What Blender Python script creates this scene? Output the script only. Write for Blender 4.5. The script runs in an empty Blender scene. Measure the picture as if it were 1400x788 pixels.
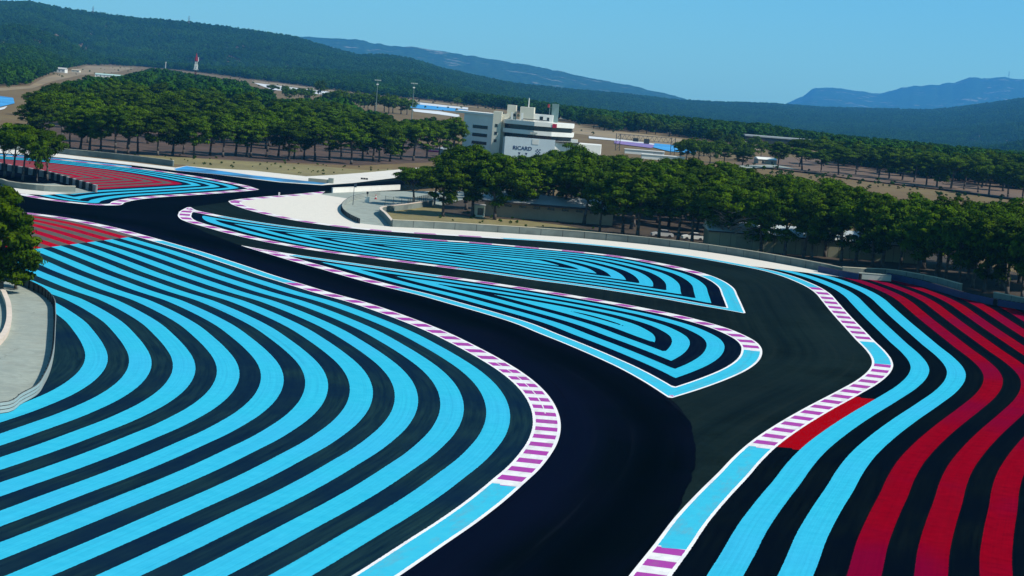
import bpy, math, random, numpy as np
from mathutils import Matrix, Vector
R_ = math.radians
SC = bpy.context.scene
COL = SC.collection

# ------------------------------------------------------------------ camera
H, TILT, ROLL = 28.0, math.atan2(285, 2800), R_(4.5)
cam_d = bpy.data.cameras.new("camera"); cam = bpy.data.objects.new("camera", cam_d); COL.objects.link(cam)
cam_d.sensor_width = 36; cam_d.lens = 72.0; cam_d.clip_start = 1; cam_d.clip_end = 60000
_r = Vector((1, 0, 0)); _u = Vector((0, math.sin(TILT), math.cos(TILT))); _f = Vector((0, math.cos(TILT), -math.sin(TILT)))
_x = math.cos(ROLL)*_r + math.sin(ROLL)*_u; _y = -math.sin(ROLL)*_r + math.cos(ROLL)*_u
m = Matrix((_x, _y, -_f)).transposed().to_4x4(); m.translation = (0, 0, H)
cam.matrix_world = m
SC.camera = cam

# ------------------------------------------------------------------ light
SUN_EL, SUN_ROT = R_(46), R_(110)          # sun to the right of the view, slightly to this side
w = bpy.data.worlds.new("World"); SC.world = w; w.use_nodes = True
nt = w.node_tree; bg = nt.nodes["Background"]
sky = nt.nodes.new("ShaderNodeTexSky"); sky.sky_type = 'NISHITA'; sky.sun_disc = False
sky.sun_elevation = SUN_EL; sky.sun_rotation = SUN_ROT
sky.air_density = 1.0; sky.dust_density = 0.3; sky.ozone_density = 2.5; sky.altitude = 400
hs = nt.nodes.new("ShaderNodeMixRGB"); hs.blend_type = 'MULTIPLY'; hs.inputs[0].default_value = 1.0
hs.inputs[2].default_value = (0.50, 0.97, 0.935, 1)
nt.links.new(sky.outputs[0], hs.inputs[1]); nt.links.new(hs.outputs[0], bg.inputs[0]); bg.inputs[1].default_value = 0.122
sd = bpy.data.lights.new("sun", 'SUN'); sd.energy = 5.0; sd.angle = R_(0.53); sd.color = (1.0, 0.94, 0.83)
sun = bpy.data.objects.new("sun", sd); COL.objects.link(sun)
sv = Vector((math.sin(SUN_ROT)*math.cos(SUN_EL), math.cos(SUN_ROT)*math.cos(SUN_EL), math.sin(SUN_EL)))
sun.rotation_euler = sv.to_track_quat('Z', 'Y').to_euler(); sun.location = sv*200
SC.view_settings.view_transform = 'Standard'; SC.view_settings.look = 'None'
SC.view_settings.gamma = 1.0; SC.view_settings.exposure = 0.32; SC.view_settings.use_curve_mapping = False
SC.cycles.volume_bounces = 1; SC.cycles.max_bounces = 6; SC.cycles.transparent_max_bounces = 8

# ------------------------------------------------------------------ plan of the circuit, traced in image pixels, projected to ground-plane metres
S = {"O":[[-103.86,334.46],[-92.39,336.43],[-82.86,335.3],[-77.57,333.74],[-71.46,329.51],[-64.93,322.55],[-57.09,311.48],[-50.44,300.89],[-44.18,290.77],[-39.09,281.55],[-34.37,272.83],[-31.41,267.21],[-26.64,258.99],[-22.32,251.65],[-17.36,244.2],[-13.77,237.49],[-10.3,230.25],[-6.37,220.98],[-3.29,212.14],[-0.45,203.11],[1.67,195.24],[3.16,188.0],[4.16,180.96],[4.72,174.11],[4.89,168.33],[4.78,162.79],[4.49,158.16],[3.86,152.4],[2.89,145.91],[2.04,141.52],[0.52,133.94],[-1.13,126.81],[-2.82,120.25],[-4.85,112.36],[-6.83,105.01],[-9.2,96.53],[-11.57,88.76]],
 "O_blue":[[[-51.05,301.92],[-27.72,260.97]],[[1.34,138.41],[-11.57,88.76]]],
 "field_clip":[[-103.86,334.46],[-92.39,336.43],[-82.86,335.3],[-77.57,333.74],[-71.46,329.51],[-64.93,322.55],[-57.09,311.48],[-50.44,300.89],[-44.18,290.77],[-39.09,281.55],[-34.37,272.83],[-31.41,267.21],[-26.64,258.99],[-22.32,251.65],[-17.36,244.2],[-13.77,237.49],[-10.3,230.25],[-6.37,220.98],[-3.29,212.14],[-0.45,203.11],[1.67,195.24],[3.16,188.0],[4.16,180.96],[4.72,174.11],[4.89,168.33],[4.78,162.79],[4.49,158.16],[3.86,152.4],[2.89,145.91],[2.04,141.52],[0.52,133.94],[-1.13,126.81],[-2.82,120.25],[-4.85,112.36],[-6.83,105.01],[-9.2,96.53],[-11.57,88.76],[-27.17,84.63],[-48.69,148.7],[-38.64,151.57],[-37.19,156.83],[-37.07,160.95],[-37.76,166.48],[-38.91,173.48],[-40.46,181.39],[-43.4,194.76],[-46.39,207.88],[-49.19,218.91],[-52.1,226.52],[-54.82,231.66],[-71.22,260.52],[-92.23,297.48]],
 "field_redline":[[-57.73,304.98],[-65.11,276.01]],
 "A":[[-59.82,361.42],[-60.21,367.93],[-60.18,375.22],[-57.88,368.73],[-53.74,362.78],[-50.54,358.75],[-45.02,353.47],[-39.04,349.02],[-35.52,347.31],[-28.3,346.06],[-22.87,345.62],[-17.53,345.6],[-14.82,345.14],[-8.37,346.23],[-3.0,345.92],[2.34,345.13],[9.72,344.2],[14.97,342.37],[19.24,339.43],[22.5,335.57],[25.61,330.68],[28.18,325.16],[30.47,318.68],[31.77,311.74],[32.49,300.98],[31.89,287.6],[30.64,265.3]],
 "A2":[[30.64,265.3],[28.48,267.79],[25.93,270.25],[23.33,272.85],[20.73,275.89],[18.01,278.2],[12.75,282.39],[8.44,285.3],[4.04,287.53],[-3.72,292.69],[-8.34,295.25],[-14.86,298.54],[-21.28,301.88],[-26.19,304.49],[-29.58,306.81],[-34.59,311.07],[-40.23,317.29],[-46.46,326.18],[-51.1,334.35],[-54.51,340.35],[-56.17,343.98],[-57.92,349.87],[-59.82,361.42]],
 "A_blue":[[[-50.38,358.55],[-14.82,345.14]],[[30.15,318.91],[30.64,265.3]],[[30.64,265.3],[-9.43,295.94]]],
 "B":[[-41.61,306.84],[-38.39,303.47],[-35.77,301.23],[-33.19,299.14],[-30.66,297.19],[-26.66,294.57],[-24.22,293.03],[-19.46,290.06],[-14.81,287.27],[-10.31,284.36],[-5.53,281.61],[-1.13,278.57],[1.98,276.33],[6.21,273.12],[10.33,269.51],[14.34,265.72],[18.19,261.33],[20.62,258.38],[24.12,252.26],[26.35,246.94],[27.71,241.64],[28.57,235.94],[28.63,229.98],[28.06,224.18],[26.86,217.37],[24.97,210.21],[21.97,201.63],[18.67,193.53],[15.24,185.94]],
 "B2":[[15.24,185.94],[13.29,195.88],[11.16,204.5],[8.74,212.24],[6.13,219.82],[3.32,227.28],[0.61,234.75],[-3.2,242.24],[-7.22,249.08],[-12.9,258.44],[-14.6,260.77],[-20.78,270.18],[-25.85,279.01],[-30.2,286.21],[-35.94,296.46],[-41.61,306.84]],
 "B_blue":[[[-31.01,297.5],[-10.73,284.55]],[[28.28,227.38],[15.24,185.94]],[[15.24,185.94],[-14.32,260.25]]],
 "R":[[-56.44,398.21],[-54.87,391.28],[-52.89,385.83],[-47.87,374.99],[-43.06,367.16],[-38.68,361.82],[-32.72,357.08],[-27.17,354.62],[-18.04,354.69],[-10.51,356.46],[-3.18,357.95],[4.49,359.75],[13.75,359.49],[21.02,357.04],[29.3,351.19],[35.79,343.09],[40.07,336.05],[42.59,328.23],[43.99,319.49],[44.78,310.78],[44.84,302.0],[44.23,291.15],[43.33,275.9],[42.26,254.5],[41.85,246.24],[41.38,234.87],[40.84,228.5],[40.03,223.1],[38.75,217.55],[36.14,209.0],[32.49,199.12],[27.77,186.8],[23.42,174.76],[20.71,166.56],[18.06,157.26],[16.53,151.25],[14.26,142.72],[11.88,133.25],[9.96,124.55],[8.06,116.22],[5.79,105.58],[3.51,93.79]],
 "R_blue":[[[-0.66,358.51],[44.59,313.64]],[[41.94,245.6],[39.87,222.14]],[[19.5,162.34],[10.14,125.21]]],
 "O_double":[[-0.15,202.11],[4.81,171.84]],
 "R_redpatch":[[34.84,196.32],[23.89,163.93]],
 "rz_clip":[[-18.04,354.69],[-10.51,356.46],[-3.18,357.95],[4.49,359.75],[13.75,359.49],[21.02,357.04],[29.3,351.19],[35.79,343.09],[40.07,336.05],[42.59,328.23],[43.99,319.49],[44.78,310.78],[44.84,302.0],[44.23,291.15],[43.33,275.9],[42.26,254.5],[41.85,246.24],[41.38,234.87],[40.84,228.5],[40.03,223.1],[38.75,217.55],[36.14,209.0],[32.49,199.12],[27.77,186.8],[23.42,174.76],[20.71,166.56],[18.06,157.26],[16.53,151.25],[14.26,142.72],[11.88,133.25],[9.96,124.55],[8.06,116.22],[5.79,105.58],[3.51,93.79],[31.04,101.16],[56.16,151.98],[85.32,262.85],[75.66,301.25],[71.96,305.51],[68.55,314.41],[65.5,329.27],[61.63,337.6],[55.82,332.39],[53.54,333.88],[50.72,343.79],[46.3,350.92],[38.24,361.18],[23.57,370.23],[9.93,372.68],[-5.28,370.09],[-17.22,367.2]],
 "C5":[[-155.37,498.25],[-125.66,493.84],[-111.05,496.55],[-102.53,492.46],[-94.09,488.12],[-84.0,481.58],[-75.15,472.83],[-66.14,461.12],[-60.1,451.72],[-56.13,441.8]],
 "C5b":[[-56.13,441.8],[-56.88,436.58],[-59.01,427.76],[-64.66,408.34],[-69.89,390.99],[-71.18,383.96],[-71.85,374.73],[-72.01,364.85],[-74.14,362.52],[-80.83,363.31],[-87.69,368.47],[-93.98,376.84],[-107.63,391.1]],
 "c5_clip":[[-155.37,498.25],[-125.66,493.84],[-111.05,496.55],[-102.53,492.46],[-94.09,488.12],[-84.0,481.58],[-75.15,472.83],[-66.14,461.12],[-60.1,451.72],[-56.13,441.8],[-56.88,436.58],[-59.01,427.76],[-64.66,408.34],[-69.89,390.99],[-71.18,383.96],[-71.85,374.73],[-72.01,364.85],[-74.14,362.52],[-80.83,363.31],[-87.69,368.47],[-93.98,376.84],[-107.63,391.1],[-99.57,381.84],[-96.38,386.59],[-89.4,385.22],[-84.76,383.07],[-81.79,394.4],[-91.29,415.35],[-100.48,433.51],[-113.7,447.4],[-143.43,460.28]],
 "asphalt":[[-30.27,78.36],[-56.81,144.72],[-167.51,462.95],[-160.5,514.57],[-129.36,508.22],[-113.78,511.8],[-94.2,495.92],[-83.38,495.05],[-63.52,492.44],[-47.04,486.59],[-32.8,535.94],[-21.36,585.88],[-15.83,517.21],[-28.81,474.45],[-38.46,460.43],[-35.46,433.26],[-34.4,397.85],[-29.76,372.02],[-28.48,367.74],[-22.13,363.67],[-5.28,370.09],[9.93,372.68],[23.57,370.23],[38.2,360.85],[50.68,343.49],[55.75,331.97],[61.58,337.31],[65.42,328.85],[68.42,313.77],[71.83,304.92],[75.52,300.66],[87.1,262.47],[38.18,95.34]],
 "track":[[-92.39,336.43],[-82.86,335.3],[-77.57,333.74],[-71.46,329.51],[-64.93,322.55],[-57.09,311.48],[-50.44,300.89],[-44.18,290.77],[-39.09,281.55],[-34.37,272.83],[-31.41,267.21],[-26.64,258.99],[-22.32,251.65],[-17.36,244.2],[-13.77,237.49],[-10.3,230.25],[-6.37,220.98],[-3.29,212.14],[-0.45,203.11],[1.67,195.24],[3.16,188.0],[4.16,180.96],[4.72,174.11],[4.89,168.33],[4.78,162.79],[4.49,158.16],[3.86,152.4],[2.89,145.91],[2.04,141.52],[0.52,133.94],[-1.13,126.81],[-2.82,120.25],[-4.85,112.36],[-6.83,105.01],[-9.2,96.53],[-11.57,88.76],[-0.07,85.85],[4.22,94.57],[6.79,110.15],[8.15,116.43],[9.16,120.78],[10.63,127.23],[10.81,128.16],[10.86,128.27],[11.04,129.21],[11.14,129.34],[11.32,130.3],[11.26,130.37],[11.46,131.35],[11.49,131.46],[11.68,132.45],[11.72,132.57],[11.92,133.57],[11.86,133.65],[12.08,134.68],[12.16,134.82],[12.39,136.29],[12.45,136.47],[12.68,137.98],[12.75,138.16],[12.98,139.7],[12.86,139.82],[13.13,141.41],[13.19,141.6],[13.46,143.23],[13.43,143.39],[13.71,145.06],[13.89,145.31],[14.15,147.01],[14.17,147.2],[14.33,148.69],[14.2,148.8],[14.4,150.34],[14.63,150.59],[14.79,152.15],[14.83,152.33],[15.0,153.92],[14.96,154.08],[15.14,155.71],[15.16,155.89],[15.35,157.57],[15.26,157.7],[15.48,159.43],[15.44,159.59],[15.54,161.09],[15.66,161.3],[15.73,162.82],[15.61,162.93],[15.71,164.49],[15.72,164.67],[15.82,166.26],[15.82,166.43],[15.91,168.05],[15.84,168.2],[15.95,169.86],[16.05,170.09],[16.13,171.77],[16.13,171.96],[16.08,173.23],[16.19,173.42],[16.12,174.71],[16.04,174.82],[15.98,176.13],[16.01,176.29],[15.95,177.62],[15.91,177.76],[15.86,179.11],[15.9,179.29],[15.83,180.66],[15.77,180.79],[15.72,182.2],[15.72,182.36],[15.21,186.35],[13.29,195.88],[11.16,204.5],[8.74,212.24],[6.13,219.82],[3.32,227.28],[0.61,234.75],[-3.2,242.24],[-7.22,249.08],[-12.9,258.44],[-14.6,260.77],[-20.78,270.18],[-25.85,279.01],[-30.2,286.21],[-35.94,296.46],[-40.94,305.72],[-42.82,309.67],[-45.36,315.46],[-48.64,322.63],[-52.31,332.36],[-55.77,342.29],[-58.43,352.11],[-60.13,365.94],[-59.91,375.78],[-57.18,391.75],[-52.99,413.1],[-46.72,439.14],[-40.12,466.03],[-30.25,496.65],[-18.93,534.72],[-20.93,575.17],[-31.81,520.67],[-39.85,490.18],[-45.74,473.67],[-55.12,471.15],[-61.02,476.18],[-72.05,484.38],[-81.74,487.15],[-93.9,494.36],[-112.2,501.63],[-126.87,498.54],[-156.37,501.43],[-146.91,471.34],[-109.86,399.07]],
 "U6":[[-56.44,398.21],[-55.86,404.14],[-53.23,415.36],[-46.67,438.65],[-43.69,451.65],[-38.89,465.34]],
 "white_clip":[[39.8,341.4],[44.74,338.71],[49.65,336.36],[53.52,333.74],[55.87,332.68],[53.98,336.38],[50.68,343.76],[46.26,350.88],[38.24,361.18],[30.94,367.42],[23.68,371.16],[16.1,373.07],[9.95,373.75],[-5.3,371.32],[-14.01,369.23],[-22.24,365.37],[-28.5,368.08],[-31.82,381.62],[-34.49,398.86],[-35.4,415.38],[-35.32,433.45],[-42.61,440.99],[-42.94,453.93],[-46.67,438.65],[-53.23,415.36],[-55.86,404.14],[-56.44,398.21]],
 "far_white":[[-169.44,543.0],[-136.03,534.12],[-122.63,525.98],[-113.66,519.54],[-92.77,507.37],[-84.47,501.37],[-83.78,513.43],[-76.96,510.94],[-67.49,515.39],[-53.03,508.14],[-48.17,523.91],[-41.57,549.62],[-35.49,577.24],[-25.12,624.02],[-17.12,655.98],[-15.92,615.0],[-23.03,576.07],[-32.68,534.12],[-40.29,495.44],[-45.97,475.97],[-55.53,474.57],[-62.62,479.23],[-72.47,486.32],[-82.14,488.82],[-94.5,497.49],[-113.15,505.83],[-128.52,504.95],[-158.41,507.92]],
 "far_blue":[[-83.81,495.5],[-83.5,511.76],[-76.48,505.49],[-64.65,494.32],[-58.05,491.08],[-49.73,487.25],[-45.41,487.76],[-46.26,478.87],[-55.81,476.88],[-62.9,481.29],[-72.56,486.92],[-82.24,489.43]],
 "far_blue2":[[-127.28,500.13],[-112.2,501.63],[-93.54,492.5],[-92.83,488.82],[-111.55,498.76],[-126.14,495.71]],
 "service":[[-44.56,438.52],[-37.76,459.93],[-25.67,479.0],[-1.9,513.5],[1.84,437.83],[-6.7,398.39],[-16.96,436.74],[-22.76,415.8],[-26.81,401.58],[-23.18,381.54],[-22.06,364.65],[-27.06,366.51],[-29.61,370.26],[-32.06,381.33],[-34.52,397.69],[-35.47,412.85],[-35.32,433.45]],
 "left_pave":[[-48.11,146.99],[-38.6,151.42],[-37.15,156.67],[-37.07,160.95],[-37.76,166.48],[-38.91,173.48],[-40.46,181.39],[-43.4,194.76],[-46.39,207.88],[-49.19,218.91],[-52.1,226.52],[-54.82,231.66],[-59.59,237.22],[-74.41,225.29]],
 "left_pave2":[[-113.36,411.65],[-102.17,402.6],[-94.35,406.2],[-92.98,409.76],[-81.88,394.79],[-84.55,382.14],[-96.14,385.64],[-109.86,399.07]],
 "left_white2":[[-97.32,389.17],[-90.97,386.0],[-84.98,385.25],[-87.21,375.97],[-91.73,375.15],[-93.89,376.23],[-107.63,391.1],[-110.42,401.11]],
 "grass_island":[[-26.62,402.93],[-22.58,415.31],[-17.84,435.6],[1.85,435.4],[27.33,444.25],[54.28,383.99],[49.45,348.11],[38.49,363.7],[23.73,372.87],[9.98,375.36],[-6.13,372.78],[-14.09,370.98],[-22.28,369.96],[-23.24,382.47]],
 "grass_tan":[[-102.46,548.86],[-89.66,554.71],[-76.59,560.67],[-58.98,565.03],[-42.56,562.19],[-36.84,581.97],[-35.08,570.96],[-50.1,517.01],[-53.1,508.8],[-68.0,512.39],[-77.09,509.43],[-85.33,517.17],[-96.31,516.41]],
 "wall_main":[[-22.18,365.44],[-14.01,369.23],[-5.31,371.67],[4.58,373.49],[16.11,373.43],[23.7,371.51],[30.96,367.76],[38.29,361.68],[46.32,351.35],[50.75,344.21],[54.07,336.96]],
 "tyre_short":[[50.64,340.55],[53.6,334.31],[55.87,331.21]],
 "wall_back":[[54.12,336.75],[57.2,337.26],[61.93,339.36],[67.13,333.41],[70.39,321.58]],
 "wall_right":[[73.06,310.38],[76.37,304.18],[81.54,290.9],[87.61,270.15]],
 "tyre_right":[[61.58,337.31],[65.42,328.85],[68.42,313.77],[71.83,304.92],[75.52,300.66],[80.38,286.62],[85.88,264.64]],
 "block_gap":[[56.32,331.82],[61.55,338.54]],
 "wall_service":[[-22.12,365.87],[-24.58,383.96],[-26.28,395.39],[-26.27,400.01],[-22.61,413.39],[-17.79,434.39]],
 "guard_service":[[-28.16,367.15],[-29.84,372.91],[-31.78,381.25],[-33.84,394.08],[-34.89,406.43],[-35.16,419.42],[-34.83,431.44],[-33.14,443.23],[-30.62,452.37]],
 "wall_white":[[-40.94,449.99],[-34.87,465.04],[-28.12,482.47]],
 "guard_left":[[-48.06,146.85],[-40.54,150.48],[-37.59,151.74],[-37.19,156.83],[-37.07,160.95],[-37.76,166.48],[-38.91,173.48],[-40.46,181.39],[-43.4,194.76],[-46.39,207.88],[-49.19,218.91],[-52.1,226.52],[-54.82,231.66],[-60.35,240.16]],
 "ring_left":[[-59.66,230.36],[-57.32,226.5],[-54.12,217.51],[-51.05,206.65],[-48.63,196.58],[-47.32,189.55],[-46.73,183.64],[-46.95,180.51]],
 "tyre_left":[[-125.34,454.6],[-111.77,439.88],[-98.55,425.28],[-89.84,408.85],[-81.9,394.24]],
 "wall_left_far":[[-167.12,535.61],[-133.28,523.45],[-122.63,525.98],[-117.09,522.37],[-108.12,519.75],[-93.7,512.33],[-85.96,505.84]],
 "wall_grass_left":[[-109.29,397.05],[-100.08,394.49],[-97.56,390.14],[-89.62,386.17],[-84.67,390.76]],
 "fence":[[-27.27,418.51],[-22.55,414.87],[-18.66,439.71]],
 "flagpole":[-33.54,415.35],
 "marshal":[-31.59,426.64],
 "cone":[-30.73,439.66],
 "post":[-49.56,423.31],
 "tower":[-272.54,1686.37],
 "mast1":[-77.41,1061.72],
 "mast2":[-56.96,1032.53],
 "stack":[-39.16,514.52],
 "block2":[-47.79,487.15],
 "column":[-347.59,1970.53],
 "bld":[-3.68,736.42],
 "ridges":[[[-0.3496,0.00477],[-0.318,0.00979],[-0.2858,0.01389],[-0.2529,0.01704],[-0.2402,0.01828],[-0.2188,0.01613],[-0.1925,0.01486],[-0.1663,0.01493],[-0.1328,0.01311],[-0.1152,0.01206],[-0.0991,0.00843],[-0.083,0.00547],[-0.0696,0.0067],[-0.0561,0.00548],[-0.0423,0.00231],[-0.024,-0.00015],[-0.0078,-0.00225],[0.0194,-0.00314],[0.0464,-0.00332],[0.0735,-0.00437],[0.0916,-0.00383],[0.1165,-0.00257],[0.1431,-0.00239],[0.1694,-0.001],[0.1937,0.00042],[0.2125,0.004],[0.236,0.00931],[0.2686,0.01732],[0.3325,0.02552]],[[-0.3482,-0.0301],[-0.251,-0.01949],[-0.1663,-0.00776],[-0.1323,0.00579],[-0.1221,0.01081],[-0.1149,0.01227],[-0.0998,0.0126],[-0.0906,0.01297],[-0.0793,0.01247],[-0.07,0.01144],[-0.0522,0.01143],[-0.034,0.01004],[-0.0086,0.00796],[0.005,0.00673],[0.0187,0.00497],[0.0324,0.0032],[0.046,0.00161],[0.0597,-0.00033],[0.0733,-0.00209],[0.0799,-0.00405],[0.0991,-0.00501],[0.1694,-0.00783],[0.3358,-0.00439]],[[-0.042,-0.02108],[0.0994,-0.00817],[0.1166,-0.00432],[0.1245,-0.00176],[0.1328,0.0026],[0.137,0.00696],[0.1436,0.00765],[0.1509,0.0077],[0.1603,0.00721],[0.1687,0.00681],[0.173,0.0082],[0.179,0.01076],[0.1915,0.01278],[0.203,0.0147],[0.2095,0.0178],[0.2183,0.01829],[0.2256,0.0192],[0.2351,0.01888],[0.268,0.02274],[0.3325,0.02552]]],
 "edge":[[-0.3483,1020.6],[-0.284,1165.4],[-0.2508,1240.4],[-0.2388,1334.6],[-0.231,1761.9],[-0.228,1914.4],[-0.2113,2984.0],[-0.1874,3424.2],[-0.1663,3313.1],[-0.133,2778.7],[-0.097,2359.5],[-0.0792,2159.7],[-0.0486,2085.7],[-0.0283,1954.8],[-0.0122,1886.3],[0.0149,1550.5],[0.0437,1325.7],[0.065,1366.7],[0.0782,1298.8],[0.0882,1262.8],[0.1165,1252.4],[0.1274,1089.0],[0.147,964.4],[0.1715,918.4],[0.2062,854.7],[0.2404,825.2],[0.3391,798.0]],
 "far_patches":[["white",[[-318.32,2393.11],[-206.89,2127.78],[-155.92,1965.97],[-50.67,1798.76],[-47.83,1702.12],[-143.3,1808.85],[-184.37,1898.37],[-241.59,1949.63]]],["blue",[[-146.71,1780.06],[-146.49,1890.6],[-131.14,1657.43]]],["blue",[[-103.15,1774.15],[-73.52,1733.86],[-46.78,1666.3],[-43.88,1567.35],[-66.06,1562.76],[-87.28,1563.05]]],["white",[[-84.3,1520.39],[-64.1,1517.82],[-46.33,1440.57],[-43.43,1354.28],[-58.84,1397.24],[-77.67,1430.69]]],["blue",[[-275.79,994.17],[-256.82,1003.29],[-246.95,989.67],[-225.37,906.29],[-215.47,842.69],[-224.57,810.47]]],["white",[[-222.27,802.23],[-212.05,829.4],[-216.62,859.08],[-208.01,820.54],[-205.52,804.05],[-211.45,763.41]]],["white",[[35.35,1122.33],[48.9,1110.57],[70.07,1068.85],[66.94,1049.08],[47.32,1072.89],[34.0,1076.47]]],["purple",[[47.32,1072.89],[61.96,1060.62],[68.28,1040.7],[61.24,985.08],[45.0,1017.62]]],["blue",[[68.7,1077.69],[92.65,1064.85],[93.8,1056.22],[78.55,959.11],[67.97,954.92],[63.24,1000.5]]],["sand",[[-386.63,1649.31],[-445.85,1969.63],[-610.77,2852.42],[-596.6,3123.83],[-474.88,2377.52],[-417.52,1920.34],[-343.33,1483.35],[-295.5,1230.37],[-282.01,1101.14],[-299.66,1052.8],[-316.61,1112.05],[-300.97,1174.77],[-310.34,1282.36]]],["sand",[[-356.15,2661.68],[-221.91,2280.87],[-97.47,2004.18],[-25.39,1825.63],[-51.9,1840.56],[-158.71,2000.72],[-210.89,2168.54],[-325.23,2444.77]]],["sand",[[30.48,1422.58],[47.97,1311.86],[83.17,1275.81],[105.09,1211.74],[142.5,1236.29],[128.69,1114.33],[92.65,1064.85],[70.99,1083.51],[49.23,1118.43],[28.23,1162.35]]],["soil",[[85.62,840.01],[102.29,828.74],[114.67,811.15],[129.14,775.35],[155.58,742.11],[172.35,701.62],[223.32,912.66],[200.11,958.4],[170.18,983.82],[138.62,1010.63],[115.9,1001.38]]],["grey",[[80.31,815.81],[107.81,874.66],[113.54,835.36],[103.34,837.53],[80.63,789.58]]]],
 "tan_bld":[-6.84,19.25,414.0],
 "warehouse":[35.26,74.03,375.0],
 "trees":{
"front":[[-21.81,425.48,9.3,9.2],[-14.57,401.97,11.6,10.4],[-9.12,408.4,14.5,12.3],[-4.51,404.06,13.5,11.2],[0.23,414.97,13.2,11.4],[4.92,427.27,13.3,11.6],[9.49,416.91,14.5,12.3],[13.54,411.88,14,11.2],[15.87,389.65,12,8.4],[20.06,389.38,13.5,11.2],[22.95,385.99,13.5,11.2],[26.98,388.29,14,10.6],[30.48,384.72,14,11.2],[32.88,383.62,13,10.1],[36.89,380.71,13.2,10.1],[37.3,377.75,12.2,10.6],[39.19,376.27,13,11.2],[44.82,373.51,12.6,10.1],[48.57,369.13,13.5,10.6],[51.94,367.62,13.5,10.6],[53.21,367.25,12.6,9.0],[56.71,375.02,13.5,10.6],[58.42,365.92,13.5,10.1],[60.66,363.5,13.5,10.6],[63.18,361.37,14,10.1],[65.02,361.54,13.5,10.6],[66.63,353.19,13.5,10.1],[68.31,345.34,13.5,10.1],[69.63,337.6,13.5,10.1],[71.07,336.29,13.8,10.1],[72.32,331.29,13.5,10.1],[75.04,333.41,13.3,10.1],[75.18,325.43,13.3,10.1],[78.49,324.57,13,10.1],[79.87,320.11,13,10.1],[81.45,314.9,13,10.1]],
 "wood":[[39.28,402.02,13.2,11.8],[26.57,487.37,11.9,10.2],[49.74,509.73,12.2,10.4],[89.57,342.96,14.7,10.7],[13.32,485.38,13.5,12.0],[51.05,403.26,13.7,9.9],[55.78,413.47,13.5,11.8],[5.96,440.65,12.5,12.1],[25.84,474.46,12.3,11.2],[57.49,444.34,12.2,10.6],[32.23,457.25,13.2,12.5],[22.14,458.09,13.1,11.6],[-15.18,476.52,11.2,9.9],[22.73,495.61,12.0,11.1],[40.83,497.83,12.5,11.7],[20.26,439.15,13.7,11.5],[36.95,448.64,14.1,9.9],[22.9,408.18,13.3,12.2],[31.3,423.88,13.3,10.4],[72.74,364.22,13.1,13.3],[38.39,515.43,11.5,10.6],[-2.84,477.2,10.8,10.9],[7.69,462.51,12.5,10.3],[49.35,500.96,12.5,10.5],[52.65,482.33,11.4,11.4],[63.75,422.81,12.7,12.4],[23.92,509.56,11.6,9.2],[-5.22,487.3,10.4,9.9],[38.22,507.13,11.9,12.0],[26.12,504.18,11.4,10.5],[60.9,437.33,12.8,11.3],[41.52,479.49,12.9,11.8],[66.27,428.3,12.6,11.8],[48.03,427.9,12.8,11.7],[29.74,433.04,14.0,13.1],[57.93,496.56,10.0,8.7],[-4.27,466.87,11.1,9.0],[3.16,510.62,9.9,9.7],[41.36,415.86,13.1,11.2],[-4.85,504.45,9.9,10.3],[84.82,354.01,14.6,11.2],[34.61,488.8,12.6,11.1],[58.79,452.04,12.2,10.4],[63.79,456.03,11.8,11.6],[61.89,484.66,10.8,10.6],[56.07,462.65,11.4,9.2],[49.6,460.31,12.8,9.4],[65.67,448.52,11.7,9.1],[62.96,390.68,13.4,9.6],[37.07,420.34,14.4,10.4],[-5.72,431.33,13.2,9.6],[4.51,500.48,10.4,8.5],[73.91,356.56,14.0,11.8],[10.71,507.49,12.9,10.6],[12.09,471.11,14.5,10.4],[53.0,390.02,14.7,11.4],[63.69,410.73,13.0,11.3],[23.74,416.86,14.1,12.2],[37.74,460.57,13.6,11.6],[52.01,475.88,11.6,10.7],[37.98,442.22,14.2,10.8],[54.3,505.56,11.8,9.4],[3.38,475.08,11.2,12.0],[80.52,339.94,14.2,12.8],[63.42,500.63,10.0,9.3],[47.43,395.01,14.0,11.3],[-18.04,436.61,9.4,11.0],[-10.9,426.59,14.6,11.4],[63.5,491.09,10.7,8.8],[-4.4,497.97,9.9,9.1],[46.16,449.07,13.7,11.3],[13.76,439.19,14.1,11.5],[-11.74,449.49,14.1,11.8],[46.55,436.14,13.6,10.6],[26.06,442.17,13.5,11.9],[65.28,478.69,11.3,9.4],[19.23,475.85,13.9,10.4],[85.37,366.64,13.6,10.0],[86.29,348.59,14.0,12.7],[85.46,330.81,14.2,11.4],[75.07,385.34,12.7,11.4],[79.87,333.42,13.1,12.3],[77.72,373.34,13.1,11.9],[89.21,335.63,14.1,11.3],[91.55,355.69,13.5,11.9],[81.81,380.36,13.1,12.0],[88.76,372.34,13.1,11.8],[77.22,347.93,13.0,10.8],[93.47,363.1,13.1,11.2],[69.95,376.32,12.4,11.5],[83.71,373.72,13.6,11.5],[82.44,306.5,14,12.0],[83.95,299.85,14,12.0],[85.09,292.38,14,12.0]],
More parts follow.
